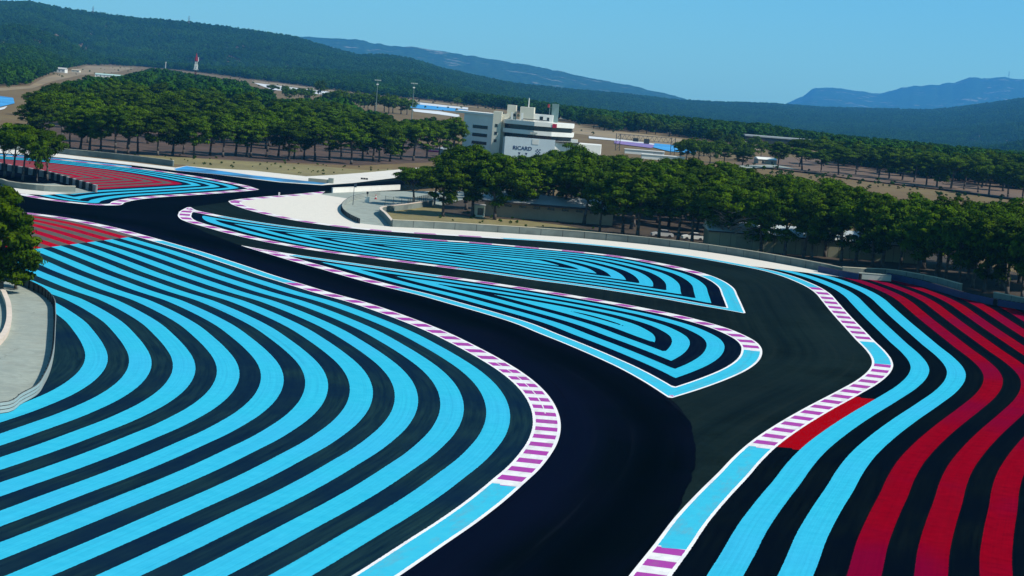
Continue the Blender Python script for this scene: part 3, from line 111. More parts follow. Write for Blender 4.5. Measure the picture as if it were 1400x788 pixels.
 "backwood":[[-208.5,1409.07,1.05],[-235.14,1552.43,1.17],[-284.71,1608.24,1.52],[-236.18,1301.52,1.18],[-276.83,1386.27,0.86],[-212.49,1214.12,1.15],[-384.11,2213.11,0.92],[-252.39,1391.19,1.09],[-148.73,1059.15,1.05],[-284.26,1923.97,0.79],[-198.45,1484.56,0.81],[-289.62,1398.93,0.72],[-271.93,1852.43,0.89],[-260.17,1819.56,0.86],[-183.36,1276.48,1.18],[-296.77,1955.33,0.79],[-357.81,2109.37,0.94],[-65.84,917.4,0.91],[-361.39,1960.71,1.1],[-194.31,1447.16,0.85],[-121.53,948.07,1.11],[-140.9,1184.56,0.64],[-142.64,1119.78,1.26],[-255.33,1669.46,1.1],[-132.21,1012.68,1.36],[-135.55,991.54,1.33],[-323.19,2043.61,0.82],[-385.14,2099.71,1.01],[-240.9,1511.4,1.34],[-107.17,974.51,1.05],[-118.18,1174.68,0.93],[-380.77,2195.65,0.94],[-133.89,1146.75,0.75],[-193.22,1039.19,1.49],[-209.22,1272.64,0.96],[-280.7,1720.32,1.13],[-207.06,1106.34,1.25],[-349.87,2070.32,0.97],[-221.42,1287.47,1.54],[-279.22,1808.03,0.97],[-168.76,1037.65,1.4],[-260.7,1626.11,0.95],[-256.9,1154.02,0.74],[-270.32,1305.98,0.88],[-245.45,1563.81,1.26],[-256.54,1264.44,0.99],[-223.3,1048.37,1.31],[-165.78,930.46,1.5],[-162.18,1132.22,1.19],[-231.77,1088.26,1.27],[-112.44,963.43,1.1],[-285.42,1859.81,0.92],[-358.99,2131.5,0.91],[-272.97,1822.92,0.94],[-275.6,1575.2,1.3],[-312.37,1563.49,0.58],[-164.66,1075.06,1.27],[-223.22,1366.99,1.11],[-281.04,1950.96,0.74],[-329.03,1996.62,0.96],[-111.09,1142.55,1.04],[-232.07,1357.9,1.1],[-250.56,1437.85,1.14],[-372.75,2178.79,0.92],[-190.97,1182.51,0.95],[-291.16,1835.36,1.01],[-184.97,1241.78,1.06],[-294.07,1781.22,1.17],[-326.52,2107.69,0.69],[-315.52,1983.97,0.89],[-331.31,1751.28,0.96],[-208.89,1385.55,1.4],[-319.03,1947.84,1.01],[-277.42,1455.33,1.21],[-223.31,1549.38,1.17],[-338.31,2140.04,0.71],[-289.0,1431.98,0.78],[-247.86,1414.26,1.08],[-153.32,1187.8,1.19],[-184.18,1053.83,1.26],[-208.01,995.93,1.24],[-200.06,1131.6,1.22],[-279.3,1479.77,1.28],[-168.99,953.6,1.32],[-140.24,1201.43,0.65],[-179.94,975.62,1.04],[-89.11,1010.54,1.18],[-310.94,1935.79,0.95],[-217.95,1026.82,1.33],[-342.76,1901.36,1.16],[-274.38,1680.06,1.07],[-321.35,2067.89,0.72],[-333.85,2123.04,0.7],[-212.95,1466.23,1.25],[-212.88,1124.58,1.43],[-276.38,1528.19,0.98],[-154.31,1025.74,1.28],[-379.71,2080.52,1.09],[-231.43,1174.96,1.13],[-142.3,965.27,1.07],[-268.43,1270.51,0.98],[-242.12,1674.17,1.06],[-88.05,912.6,1.17],[-340.19,1778.48,0.8],[-294.2,1708.61,1.15],[-162.3,1231.21,1.16],[-392.31,2230.3,0.96],[-267.48,1561.09,1.2],[-218.66,1251.49,1.54],[-252.06,1140.63,0.81],[-220.01,1444.24,1.34],[-327.41,1652.68,0.56],[-302.69,1691.57,1.39],[-65.37,957.73,0.8],[-220.61,1000.45,1.07],[-134.86,939.89,1.53],[-142.94,1217.19,0.6],[-251.39,1223.07,1.05],[-313.37,1778.28,0.99],[-228.98,1141.89,1.01],[-275.53,1424.02,1.07],[-184.62,1103.62,1.56],[-387.96,2118.05,1.05],[-182.97,1088.2,1.23],[-256.07,1366.11,1.38],[-201.39,1115.95,1.15],[-359.21,1893.0,0.79],[-370.74,2094.72,0.95],[-345.27,1879.55,1.22],[-201.86,1291.52,1.52],[-248.2,1500.26,1.42],[-230.61,1397.62,1.34],[-294.96,1723.4,1.3],[-181.26,890.49,1.28],[-230.42,1411.94,1.0],[-323.8,1677.48,0.84],[-291.6,1625.25,1.52],[-242.65,1639.47,1.09],[-331.85,1874.1,1.27],[-221.24,1383.17,1.16],[-356.01,2083.42,0.99],[-63.89,888.6,0.98],[-371.81,2022.91,1.07],[-102.83,939.89,1.22],[-201.82,1213.84,1.09],[-371.79,1987.41,0.88],[-106.92,1035.31,1.0],[-82.28,1038.79,0.72],[-262.04,1481.48,0.96],[-234.76,1374.18,1.51],[-166.22,1263.19,1.11],[-336.73,1947.57,1.16],[-343.25,2020.75,1.03],[-255.69,1174.45,0.89],[-286.25,1993.67,0.68],[-213.03,1609.68,0.64],[-179.42,1219.29,1.22],[-330.23,2086.96,0.77],[-143.78,1253.66,0.55],[-304.26,1902.3,0.99],[-123.78,1125.33,0.88],[-319.41,1813.88,1.29],[-162.86,1106.7,1.27],[-139.98,1093.98,1.14],[-352.27,1915.48,1.01],[-204.0,1181.97,1.53],[-301.83,1598.95,1.15],[-367.11,2152.26,0.91],[-216.57,1058.15,1.31],[-188.87,943.56,1.54],[-52.92,916.6,0.69],[-186.9,814.04,1.19],[-195.65,991.56,1.2],[-378.46,2257.15,0.75],[-112.0,992.01,1.06],[-242.72,1785.97,0.55],[-222.98,1578.46,1.11],[-221.27,1654.89,0.55],[-253.23,1652.88,1.14],[-47.13,928.73,0.7],[-192.29,1354.41,1.08],[-238.95,1385.89,1.08],[-139.41,977.05,1.08],[-186.85,960.2,1.2],[-174.59,1316.84,0.96],[-204.26,1053.05,1.13],[-321.06,1691.2,1.02],[-242.36,1600.07,1.06],[-337.5,2055.81,0.89],[-168.57,964.4,0.97],[-319.76,1602.61,0.51],[-94.57,970.18,1.3],[-223.29,1066.11,1.27],[-222.09,1522.67,1.21],[-155.13,956.62,1.36],[-166.63,1280.87,1.02],[-271.24,1638.16,1.28],[-112.72,924.89,1.15],[-381.12,2136.23,1.1],[-212.76,944.98,1.04],[-276.42,1317.96,0.92],[-206.25,1347.5,1.1],[-50.06,850.07,0.83],[-62.87,869.29,0.95],[-120.84,1024.63,0.97],[-302.15,1915.74,0.92],[-289.37,1888.18,0.86],[-102.85,905.56,1.01],[-241.16,1229.72,0.96],[-182.97,1076.1,1.48],[-231.81,1060.14,1.04],[-66.9,899.76,0.98],[-342.27,2111.27,0.81],[-198.77,1014.86,1.51],[-145.93,992.62,1.09],[-297.69,1520.85,0.9],[-323.69,1851.94,1.26],[-42.46,890.14,0.85],[-392.51,2294.6,0.79],[-221.2,1150.72,1.47],[-333.43,1802.21,1.02],[-280.88,1288.37,0.72],[-77.84,977.74,0.84],[-161.15,1149.26,1.18],[-114.06,1073.32,1.02],[-130.95,1112.48,0.8],[-216.03,1312.97,1.53],[-201.2,1466.0,1.08],[-231.44,1446.57,1.38],[-285.36,1559.18,1.27],[-296.33,1932.15,0.84],[-265.77,1382.67,1.21],[-404.59,2263.16,1.0],[-275.58,1779.05,1.02],[-195.82,1497.84,0.75],[-300.33,2072.34,0.59],[-72.68,1002.97,0.74],[-221.31,1619.65,1.0],[-247.96,1293.53,1.33],[-370.82,2008.18,1.01],[-185.92,798.8,1.13],[-168.89,912.07,1.0],[-196.42,1156.9,1.29],[-174.44,1068.49,1.3],[-239.25,1586.05,1.11],[-83.7,951.56,1.3],[-293.64,1808.72,1.08],[-145.34,1141.21,1.03],[-201.31,1576.18,0.59],[-310.25,2027.9,0.73],[-231.24,1628.75,1.06],[-221.84,950.26,0.78],[-269.78,1444.05,1.32],[-389.37,2172.38,1.09],[-38.72,880.72,0.95],[-264.65,1590.98,1.11],[-208.81,1330.28,1.39],[-252.97,1278.19,1.09],[-147.87,1238.26,0.52],[-254.61,1724.92,0.99],[-174.3,925.71,1.42],[-275.82,1362.16,0.84],[-181.67,1461.07,0.74],[-306.05,1677.18,1.11],[-329.66,1765.16,0.96],[-205.56,1436.46,1.25],[-137.47,1040.06,1.29],[-351.99,1851.14,0.81],[-261.59,1707.08,1.06],[-90.51,1077.01,0.98],[-308.31,1629.47,1.07],[-314.59,1576.12,0.58],[-329.26,1709.19,0.84],[-312.28,1741.71,1.18],[-127.29,1038.08,0.89],[-96.16,1053.08,1.22],[-183.78,1288.96,1.42],[-102.37,924.28,1.22],[-176.89,1156.6,1.38],[-236.15,1523.42,1.28],[-223.46,1189.15,1.3],[-315.63,1642.14,0.95],[-81.48,897.98,1.46],[-224.37,1121.7,1.1],[-377.95,2057.51,1.06],[-159.25,1084.81,1.39],[-78.82,987.81,0.81],[-93.81,954.82,1.31],[-315.67,1725.16,1.19],[-67.12,983.44,0.76],[-169.71,1251.09,1.14],[-236.31,1115.88,1.2],[-395.07,2153.11,0.96],[-224.19,1687.36,0.51],[-230.74,1242.9,1.56],[-259.62,1328.66,1.13],[-125.62,1060.22,0.89],[-152.35,1014.94,1.54],[-192.31,909.45,1.5],[-351.84,2205.42,0.65],[-126.61,1095.63,0.84],[-320.11,1966.18,0.96],[-163.71,1181.7,1.24],[-255.3,1801.41,0.89],[-273.72,1657.82,0.99],[-272.72,1884.86,0.81],[-83.63,930.83,1.35],[-258.57,1509.14,1.01],[-342.9,2004.06,1.06],[-196.03,1538.95,0.66],[-283.98,1594.95,1.15],[-230.65,1487.32,1.31],[-316.54,2006.97,0.84],[-232.65,1004.47,0.72],[-253.3,1339.7,1.43],[-304.51,1884.19,1.04],[-364.75,2192.68,0.81],[-218.54,1139.87,1.27],[-268.41,1793.39,0.97],[-314.93,1658.69,1.04],[-279.48,1908.83,0.79],[-257.71,1779.37,0.93],[-292.68,2038.95,0.61],[-255.02,1470.4,1.14],[-235.85,1654.49,1.06],[-272.74,1330.27,0.9],[-279.29,1542.88,1.22],[-395.17,2311.9,0.77],[-414.98,2279.96,0.95],[-180.2,1423.91,0.82],[-173.88,1334.1,0.97],[-154.55,1036.58,1.2],[-122.98,967.52,1.24],[-243.7,1099.34,0.88],[-303.2,1539.6,0.8],[-190.03,865.51,1.34],[-229.85,1345.72,0.99],[-211.99,1490.35,1.23],[-216.57,1179.79,0.99],[-390.91,2274.79,0.85],[-77.98,1016.39,0.73],[-251.64,1577.13,1.3],[-74.86,905.24,1.05],[-247.74,1614.55,1.15],[-152.47,918.46,1.17],[-285.07,1737.22,1.19],[-243.31,1693.21,1.0],[-219.41,1012.94,1.04],[-181.46,1398.6,0.89],[-191.83,1415.93,0.93],[-264.25,1430.58,1.39],[-200.53,1146.25,1.18],[-72.19,935.91,0.92],[-261.93,1752.78,0.97],[-265.21,1610.76,0.97],[-179.14,913.92,1.54],[-286.28,1640.06,1.18],[-158.59,1061.87,1.28],[-182.14,1005.06,1.46],[-238.27,1077.77,0.94],[-149.43,1045.7,1.31],[-328.97,1905.11,1.1],[-267.91,1945.59,0.7],[-290.43,1757.51,1.2],[-218.36,1165.43,1.13],[-135.27,1063.73,0.98],[-176.02,1409.89,0.77],[-277.86,1696.86,1.03],[-163.79,1003.13,1.54],[-336.37,1916.51,1.21],[-276.97,1622.24,1.02],[-84.8,1026.84,0.99],[-406.49,2212.77,0.93],[-196.64,1259.27,1.31],[-123.15,1148.88,0.88],[-267.0,1398.39,1.24],[-250.17,1355.68,1.51],[-246.05,1627.31,1.15],[-245.79,1749.41,0.95],[-158.74,975.7,1.28],[-253.01,1836.41,0.8],[-194.08,1404.51,0.98],[-335.33,1737.99,0.78],[-255.47,1454.99,1.09],[-199.21,946.77,1.35],[-219.57,986.21,1.06],[-325.29,1930.73,1.09],[-194.33,926.92,1.4],[-323.08,1827.53,1.3],[-221.54,1335.21,1.5],[-112.05,1120.14,1.02],[-154.62,1270.1,0.44],[-271.15,1410.21,1.18],[-243.1,1402.21,1.08],[-110.15,1003.03,1.11],[-161.45,1296.26,0.97],[-233.26,1462.04,1.29],[-376.43,2036.15,1.0],[-241.14,1271.31,1.08],[-276.26,1765.32,1.02],[-291.35,1681.89,1.01],[-46.64,875.36,0.81],[-190.06,1198.33,1.39],[-299.89,1479.0,0.65],[-158.46,986.7,1.2],[-196.81,1169.76,1.36],[-144.29,1164.77,0.81],[-156.46,909.55,1.38],[-133.62,1175.69,0.72],[-348.82,1967.77,1.06],[-352.56,1940.11,1.1],[-215.48,1077.8,0.99],[-348.03,2159.89,0.74],[-195.76,1001.75,1.43],[-279.14,2011.31,0.62],[-215.35,1038.18,1.08]],
 "mid_floor_shade":[[-15.01,412.55],[-9.83,407.56],[1.87,409.26],[9.12,403.85],[13.32,398.43],[18.35,388.53],[26.74,384.48],[34.35,376.57],[44.03,366.51],[51.31,352.48],[58.54,342.46],[64.95,343.87],[71.58,327.24],[75.04,317.62],[84.11,292.62],[98.41,344.25],[85.39,401.18],[68.95,435.01],[48.94,469.35],[15.62,481.61],[-11.62,468.42],[-16.17,440.35]],
 "houses":[[65.1,1549.72,11,4.2,8],[72.12,1443.24,8,3,6],[114.68,1505.97,4,2.4,4],[30.16,1609.07,7.5,4.6,7],[-450.75,1978.74,11,5,8],[-460.99,2095.52,8,3,6],[-291.12,1523.12,7,3,5],[104.52,875.96,8,3.2,8],[-145.43,1294.29,12,3.4,9],[-157.89,1328.71,7,3,6]],
 "greenroof":[-382.18,1881.49,27,3.6,14],
 "longgrey":[99.03,1385.67,22,2.6,8],
 "hangar":[164.31,1275.99,54,4.2,12],
 "barn":[-22.04,688.91,8,3.8,11],
 "canopy":[-29.73,679.42,4.4,2.4,4],
 "tents":[[-191.82,1372.4,5,2.2,4],[-181.26,1357.74,5,3.2,4],[126.67,1190.38,4.5,2.8,5]],
 "pitwalls":[[[43.84,884.33],[60.86,918.26]],[[48.34,833.97],[65.9,866.13]]],
 "gantry":[[41.65,914.38],[66.1,913.35]],
 "cars":[[33.8,391.59,4.2,1.5,1.8],[27.98,392.96,4.2,1.5,1.8]],
 "hut":[-7.96,408.67,2.6,2.4,2.2],
 "pylons":[[-0.21,0.01549,1],[-0.1649,0.01469,1],[0.228,0.01869,3]]}

# ------------------------------------------------------------------ helpers
def tag(o, label=None, cat=None, group=None, kind=None):
    for k, v in (("label", label), ("category", cat), ("group", group), ("kind", kind)):
        if v: o[k] = v
    return o
def link(name, me, mat=None, parent=None, loc=None):
    o = bpy.data.objects.new(name, me); COL.objects.link(o)
    if mat and me is not None and not me.materials: me.materials.append(mat)
    if parent: o.parent = parent
    if loc: o.location = loc
    return o
def empty(name, loc, rz=0.0, label=None, cat=None, group=None):
    o = bpy.data.objects.new(name, None); COL.objects.link(o); o.location = loc; o.rotation_euler = (0, 0, rz)
    o.empty_display_size = 0.3
    return tag(o, label, cat, group)
def pydata(name, v, f):
    me = bpy.data.meshes.new(name); me.from_pydata(v, [], f); me.update(); return me
class MB:
    def __init__(s): s.v = []; s.f = []
    def box(s, x0, x1, y0, y1, z0, z1):
        n = len(s.v)
        s.v += [(x, y, z) for z in (z0, z1) for x, y in ((x0, y0), (x1, y0), (x1, y1), (x0, y1))]
        s.f += [tuple(n+i for i in q) for q in ((3, 2, 1, 0), (4, 5, 6, 7), (0, 1, 5, 4), (1, 2, 6, 5), (2, 3, 7, 6), (3, 0, 4, 7))]
        return s
    def tube(s, p0, p1, r0, r1=None, n=8, caps=True):
        r1 = r0 if r1 is None else r1; p0 = Vector(p0); p1 = Vector(p1); d = (p1-p0).normalized()
        a = d.cross(Vector((0, 0, 1)) if abs(d.z) < .95 else Vector((1, 0, 0))).normalized(); b = d.cross(a); k = len(s.v)
        for p, r in ((p0, r0), (p1, r1)):
            for i in range(n):
                t = 2*math.pi*i/n; s.v.append(tuple(p+r*(math.cos(t)*a+math.sin(t)*b)))
        for i in range(n): s.f.append((k+(i+1) % n, k+i, k+n+i, k+n+(i+1) % n))
        if caps: s.f.append(tuple(k+i for i in range(n))); s.f.append(tuple(k+n+i for i in reversed(range(n))))
        return s
    def path(s, pts, rad, n=6):
        for i in range(len(pts)-1): s.tube(pts[i], pts[i+1], rad[i], rad[i+1], n, True)
        return s
    def prism(s, poly, z0, z1):
        k = len(s.v); n = len(poly)
        ar = sum(poly[i][0]*poly[(i+1) % n][1]-poly[(i+1) % n][0]*poly[i][1] for i in range(n))
        if ar < 0: poly = poly[::-1]
        s.v += [(x, y, z0) for x, y in poly]+[(x, y, z1) for x, y in poly]
        for i in range(n): j = (i+1) % n; s.f.append((k+i, k+j, k+n+j, k+n+i))
        s.f.append(tuple(k+n+i for i in range(n))); s.f.append(tuple(k+i for i in reversed(range(n))))
        return s
    def gable(s, x0, x1, y0, y1, z0, z1, along='x'):
        k = len(s.v)
        if along == 'x':
            c = (y0+y1)/2; s.v += [(x0, y0, z0), (x1, y0, z0), (x1, y1, z0), (x0, y1, z0), (x0, c, z1), (x1, c, z1)]
            F = [(0, 1, 5, 4), (2, 3, 4, 5), (3, 0, 4), (1, 2, 5), (3, 2, 1, 0)]
        else:
            c = (x0+x1)/2; s.v += [(x0, y0, z0), (x1, y0, z0), (x1, y1, z0), (x0, y1, z0), (c, y0, z1), (c, y1, z1)]
            F = [(1, 2, 5, 4), (3, 0, 4, 5), (0, 1, 4), (2, 3, 5), (3, 2, 1, 0)]
        s.f += [tuple(k+i for i in q) for q in F]; return s
    def mesh(s, name): return pydata(name, s.v, s.f)
    def build(s, name, mat, parent=None, loc=None): return link(name, s.mesh(name), mat, parent, loc)

# ------------------------------------------------------------------ materials
def newmat(name):
    m = bpy.data.materials.new(name); m.use_nodes = True
    return m, m.node_tree, m.node_tree.nodes["Principled BSDF"]
class NT:
    def __init__(s, nt): s.nt = nt
    def m(s, op, a, b=None, c=None):
        n = s.nt.nodes.new("ShaderNodeMath"); n.operation = op
        for i, x in enumerate((a, b, c)):
            if x is None: continue
            if isinstance(x, (int, float)): n.inputs[i].default_value = x
            else: s.nt.links.new(x, n.inputs[i])
        return n.outputs[0]
    def mix(s, fac, a, b, mode='MIX'):
        n = s.nt.nodes.new("ShaderNodeMixRGB"); n.blend_type = mode
        for i, x in enumerate((fac, a, b)):
            if isinstance(x, (int, float)): n.inputs[i].default_value = x if i == 0 else (x, x, x, 1)
            elif isinstance(x, tuple): n.inputs[i].default_value = (*x, 1)
            else: s.nt.links.new(x, n.inputs[i])
        return n.outputs[0]
    def attr(s, name):
        n = s.nt.nodes.new("ShaderNodeAttribute"); n.attribute_name = name; return n.outputs["Fac"]
    def geo(s):
        n = s.nt.nodes.new("ShaderNodeNewGeometry"); return n.outputs["Position"]
    def vec(s, x, y, z=0.0):
        n = s.nt.nodes.new("ShaderNodeCombineXYZ")
        for i, q in enumerate((x, y, z)):
            if isinstance(q, (int, float)): n.inputs[i].default_value = q
            else: s.nt.links.new(q, n.inputs[i])
        return n.outputs[0]
    def noise(s, vec, scale, detail=4.0, rough=.55):
        n = s.nt.nodes.new("ShaderNodeTexNoise"); n.inputs["Scale"].default_value = scale
        n.inputs["Detail"].default_value = detail; n.inputs["Roughness"].default_value = rough
        if vec is not None: s.nt.links.new(vec, n.inputs["Vector"])
        return n.outputs["Fac"]
    def map(s, x, a, b, c, d):
        n = s.nt.nodes.new("ShaderNodeMapRange")
        s.nt.links.new(x, n.inputs[0])
        for i, q in zip((1, 2, 3, 4), (a, b, c, d)): n.inputs[i].default_value = q
        return n.outputs[0]
def flat(name, col, rough=.7, var=.12, scale=1.5, var2=None, spec=.3, metal=0.0):
    """a plain surface whose colour wanders a little, at two sizes of mottling"""
    col = tuple(c*.84 for c in col); var2 = var2 and tuple(c*.84 for c in var2)
    m, nt, b = newmat(name); N = NT(nt); p = N.geo()
    a = N.noise(p, scale); c = N.noise(p, scale*.13, 3)
    v = N.m('ADD', N.map(a, .3, .7, 1-var, 1+var), N.map(c, .3, .7, -var, var))
    x = N.mix(1.0, col, N.vec(v, v, v), 'MULTIPLY')
    if var2: x = N.mix(N.map(N.noise(p, scale*.35, 5, .65), .48, .62, 0, 1), x, var2)
    nt.links.new(x, b.inputs["Base Color"]); b.inputs["Roughness"].default_value = rough
    b.inputs["Specular IOR Level"].default_value = spec; b.inputs["Metallic"].default_value = metal
    return m

ASPH = (0.0065, 0.0130, 0.0140); TRACK = (0.0006, 0.0021, 0.0050)
BLUE = (0.026, 0.37, 0.53); RED = (0.185, 0.0002, 0.006); WHITE = (0.64, 0.63, 0.65); PURPLE = (0.29, 0.042, 0.27)
GREYR = (0.11, 0.10, 0.095)

def paint_material(name, nmax, nblue, red_attr=False, patch=False, greygap=False, gap=ASPH, red=RED, base_white=False):
    """painted run-off: bands run parallel to the edge line; d = metres from that line, s = bar count along it"""
    m, nt, b = newmat(name); N = NT(nt); p = N.geo()
    d = N.attr("edge_d"); s = N.attr("edge_s"); kt = N.attr("edge_plain")
    d = N.m('ADD', d, N.m('MULTIPLY', N.m('SUBTRACT', N.noise(p, 3.0, 2), .5), .10))
    mm = N.m('DIVIDE', N.m('SUBTRACT', d, 4.2), 3.9); k = N.m('FLOOR', mm); f = N.m('FRACT', mm)
    st = N.m('MULTIPLY', N.m('MULTIPLY', N.m('LESS_THAN', f, .513), N.m('GREATER_THAN', mm, 0)), N.m('LESS_THAN', mm, float(nmax)))
    redsel = N.m('GREATER_THAN', k, nblue-.5)
    if red_attr: redsel = N.m('MAXIMUM', redsel, N.m('GREATER_THAN', N.attr("red_zone"), 0.0))
    # surface variety: long streaks along the bands, mottling, laid lanes of slightly different tone
    along = N.vec(N.m('MULTIPLY', s, .35), N.m('MULTIPLY', d, 2.6))
    streak = N.noise(along, 1.0, 5, .6); mott = N.noise(p, .9, 6, .6); big = N.noise(p, .045, 3)
    # faded rubber laid across paint by cars running wide: thin arcs parallel to nothing in particular
    rub = N.m('MULTIPLY', N.map(N.noise(N.vec(N.m('MULTIPLY', s, .06), N.m('MULTIPLY', d, 1.3), 7.0), 1.0, 6, .7), .60, .72, 0, 1), .16)
    blue = N.mix(N.map(mott, .3, .7, 0, 1), (BLUE[0]*.8, BLUE[1]*.93, BLUE[2]*.95), (BLUE[0]*1.25, BLUE[1]*1.05, BLUE[2]*1.03))
    blue = N.mix(N.map(big, .42, .66, 0, .35), blue, (.042, .33, .57))
    red_ = red; red = N.mix(N.map(mott, .3, .7, 0, 1), (red_[0]*.8, red_[1], red_[2]), (red_[0]*1.2, red_[1]*1.6, red_[2]*1.4))
    red = N.mix(N.map(big, .45, .6, 0, .8), red, (red_[0]*.75, red_[1], .022))
    paint = N.mix(redsel, blue, red)
    asp = N.mix(N.map(streak, .35, .68, 0, 1), (gap[0]*.35, gap[1]*.5, gap[2]*.8), (gap[0]*1.9, gap[1]*1.5, gap[2]*1.25))
    asp = N.mix(N.map(N.noise(p, .07, 2), .40, .60, 0, .75), asp, (gap[0]*.3, gap[1]*.45, gap[2]*1.05))
    asp = N.mix(N.map(mott, .25, .75, 0, .35), asp, (gap[0]*1.2, gap[1]*1.1, gap[2]*.95))
    if greygap: asp = N.mix(redsel, asp, N.mix(N.map(mott, .3, .7, 0, 1), (.07, .062, .062), (.10, .092, .085)))
    if patch: asp = N.mix(N.m('MULTIPLY', N.m('GREATER_THAN', N.attr("red_patch"), .5), N.m('LESS_THAN', mm, 0.0)), asp, N.mix(mott, (.23, .001, .004), (.27, .001, .005)))
    # paint worn thin in small flecks, and faint brush lanes
    fleck = N.m('MULTIPLY', N.map(N.noise(p, 5.5, 6, .75), .60, .70, 0, 1), N.map(N.noise(p, .12, 3), .42, .62, .1, .55))
    lane = N.noise(N.vec(N.m('MULTIPLY', s, .12), N.m('MULTIPLY', d, 5.0), 4.0), 1.0, 4, .6)
    paint = N.mix(N.map(lane, .40, .70, 0, .6), paint, N.mix(1.0, paint, (.78, .80, .84), 'MULTIPLY'))
    paint = N.mix(N.m('MULTIPLY', fleck, .55), paint, asp)
    base = N.mix(st, asp, paint)
    if base_white: base = N.mix(N.map(mott, .3, .7, 0, 1), (.585, .55, .49), (.535, .505, .455))
    # edge band
    kb = N.m('LESS_THAN', d, 2.3)
    line = N.m('MAXIMUM', N.m('LESS_THAN', d, .26), N.m('GREATER_THAN', d, 2.06))
    bar = N.m('MULTIPLY', N.m('LESS_THAN', N.m('FRACT', N.m('ADD', s, N.m('MULTIPLY', N.m('SUBTRACT', N.noise(p, .8, 2), .5), .03))), .50), N.m('SUBTRACT', 1.0, line))
    mid = N.m('MULTIPLY', N.m('LESS_THAN', N.m('ABSOLUTE', N.m('SUBTRACT', d, 1.16)), .05), N.m('GREATER_THAN', N.attr("edge_double"), .5))
    bar = N.m('MULTIPLY', bar, N.m('SUBTRACT', 1.0, mid))
    wh = N.mix(N.map(mott, .35, .75, 0, 1), WHITE, (.50, .50, .49))
    wh = N.mix(line, wh, WHITE)
    kc = N.mix(bar, wh, N.mix(mott, (PURPLE[0]*.85, PURPLE[1], PURPLE[2]*.85), (PURPLE[0]*1.15, PURPLE[1], PURPLE[2]*1.15)))
    isb = N.m('MULTIPLY', N.m('GREATER_THAN', kt, .5), N.m('SUBTRACT', 1.0, line))
    kc = N.mix(isb, kc, N.mix(N.map(mott, .3, .7, 0, 1), (BLUE[0]*1.1, BLUE[1]*.94, BLUE[2]*.96), (BLUE[0]*1.5, BLUE[1]*1.05, BLUE[2])))
    dirt = N.map(N.noise(N.vec(N.m('MULTIPLY', s, .8), N.m('MULTIPLY', d, .9), 1.0), 1.0, 6, .7), .50, .74, 0, .40)
    kc = N.mix(dirt, kc, (.17, .17, .17))
    out = N.mix(kb, base, kc)
    out = N.mix(rub, out, (.01, .012, .02))
    nt.links.new(out, b.inputs["Base Color"]); b.inputs["Roughness"].default_value = .85
    b.inputs["Specular IOR Level"].default_value = .0
    return m

# ------------------------------------------------------------------ plane geometry
def spline(P, n=7):
    P = np.array(P, float); P = np.vstack([2*P[0]-P[1], P, 2*P[-1]-P[-2]]); out = []
    t = np.linspace(0, 1, n, endpoint=False)[:, None]
    for i in range(1, len(P)-2):
        p0, p1, p2, p3 = P[i-1:i+3]
        # centripetal-like damping through chord scaled tangents
        l0 = np.linalg.norm(p1-p0); l1 = np.linalg.norm(p2-p1); l2 = np.linalg.norm(p3-p2)
        m1 = ((p1-p0)/max(l0, 1e-6)*l1+(p2-p1)/max(l1, 1e-6)*l0)/(l0+l1)*l1
        m2 = ((p2-p1)/max(l1, 1e-6)*l2+(p3-p2)/max(l2, 1e-6)*l1)/(l1+l2)*l1
        out.append((2*t**3-3*t**2+1)*p1+(t**3-2*t**2+t)*m1+(-2*t**3+3*t**2)*p2+(t**3-t**2)*m2)
    out.append(P[-2:-1]); return np.vstack(out)
def inside(X, Y, poly):
    c = np.zeros(X.shape, bool); n = len(poly)
    for i in range(n):
        x0, y0 = poly[i]; x1, y1 = poly[i-1]
        if y0 == y1: continue
        c ^= ((y0 > Y) != (y1 > Y)) & (X < (x1-x0)*(Y-y0)/(y1-y0)+x0)
    return c
def nearest(Q, P):
    """distance from each of Q to polyline P, with the segment number and the fraction along it"""
    a = P[:-1]; ab = P[1:]-a; L = (ab**2).sum(1)+1e-12
    D = np.empty(len(Q)); I = np.empty(len(Q), int); T = np.empty(len(Q))
    for c in range(0, len(Q), 3000):
        q = Q[c:c+3000]; w = q[:, None]-a
        t = np.clip((w*ab).sum(-1)/L, 0, 1); e = w-t[..., None]*ab; d2 = (e**2).sum(-1); i = d2.argmin(1); r = np.arange(len(q))
        D[c:c+3000] = np.sqrt(d2[r, i]); I[c:c+3000] = i; T[c:c+3000] = t[r, i]
    return D, I, T
def bar_pitch(y): return np.interp(y, (100, 165, 250, 345, 600), (3.6, 3.7, 5.4, 8.0, 8.4))
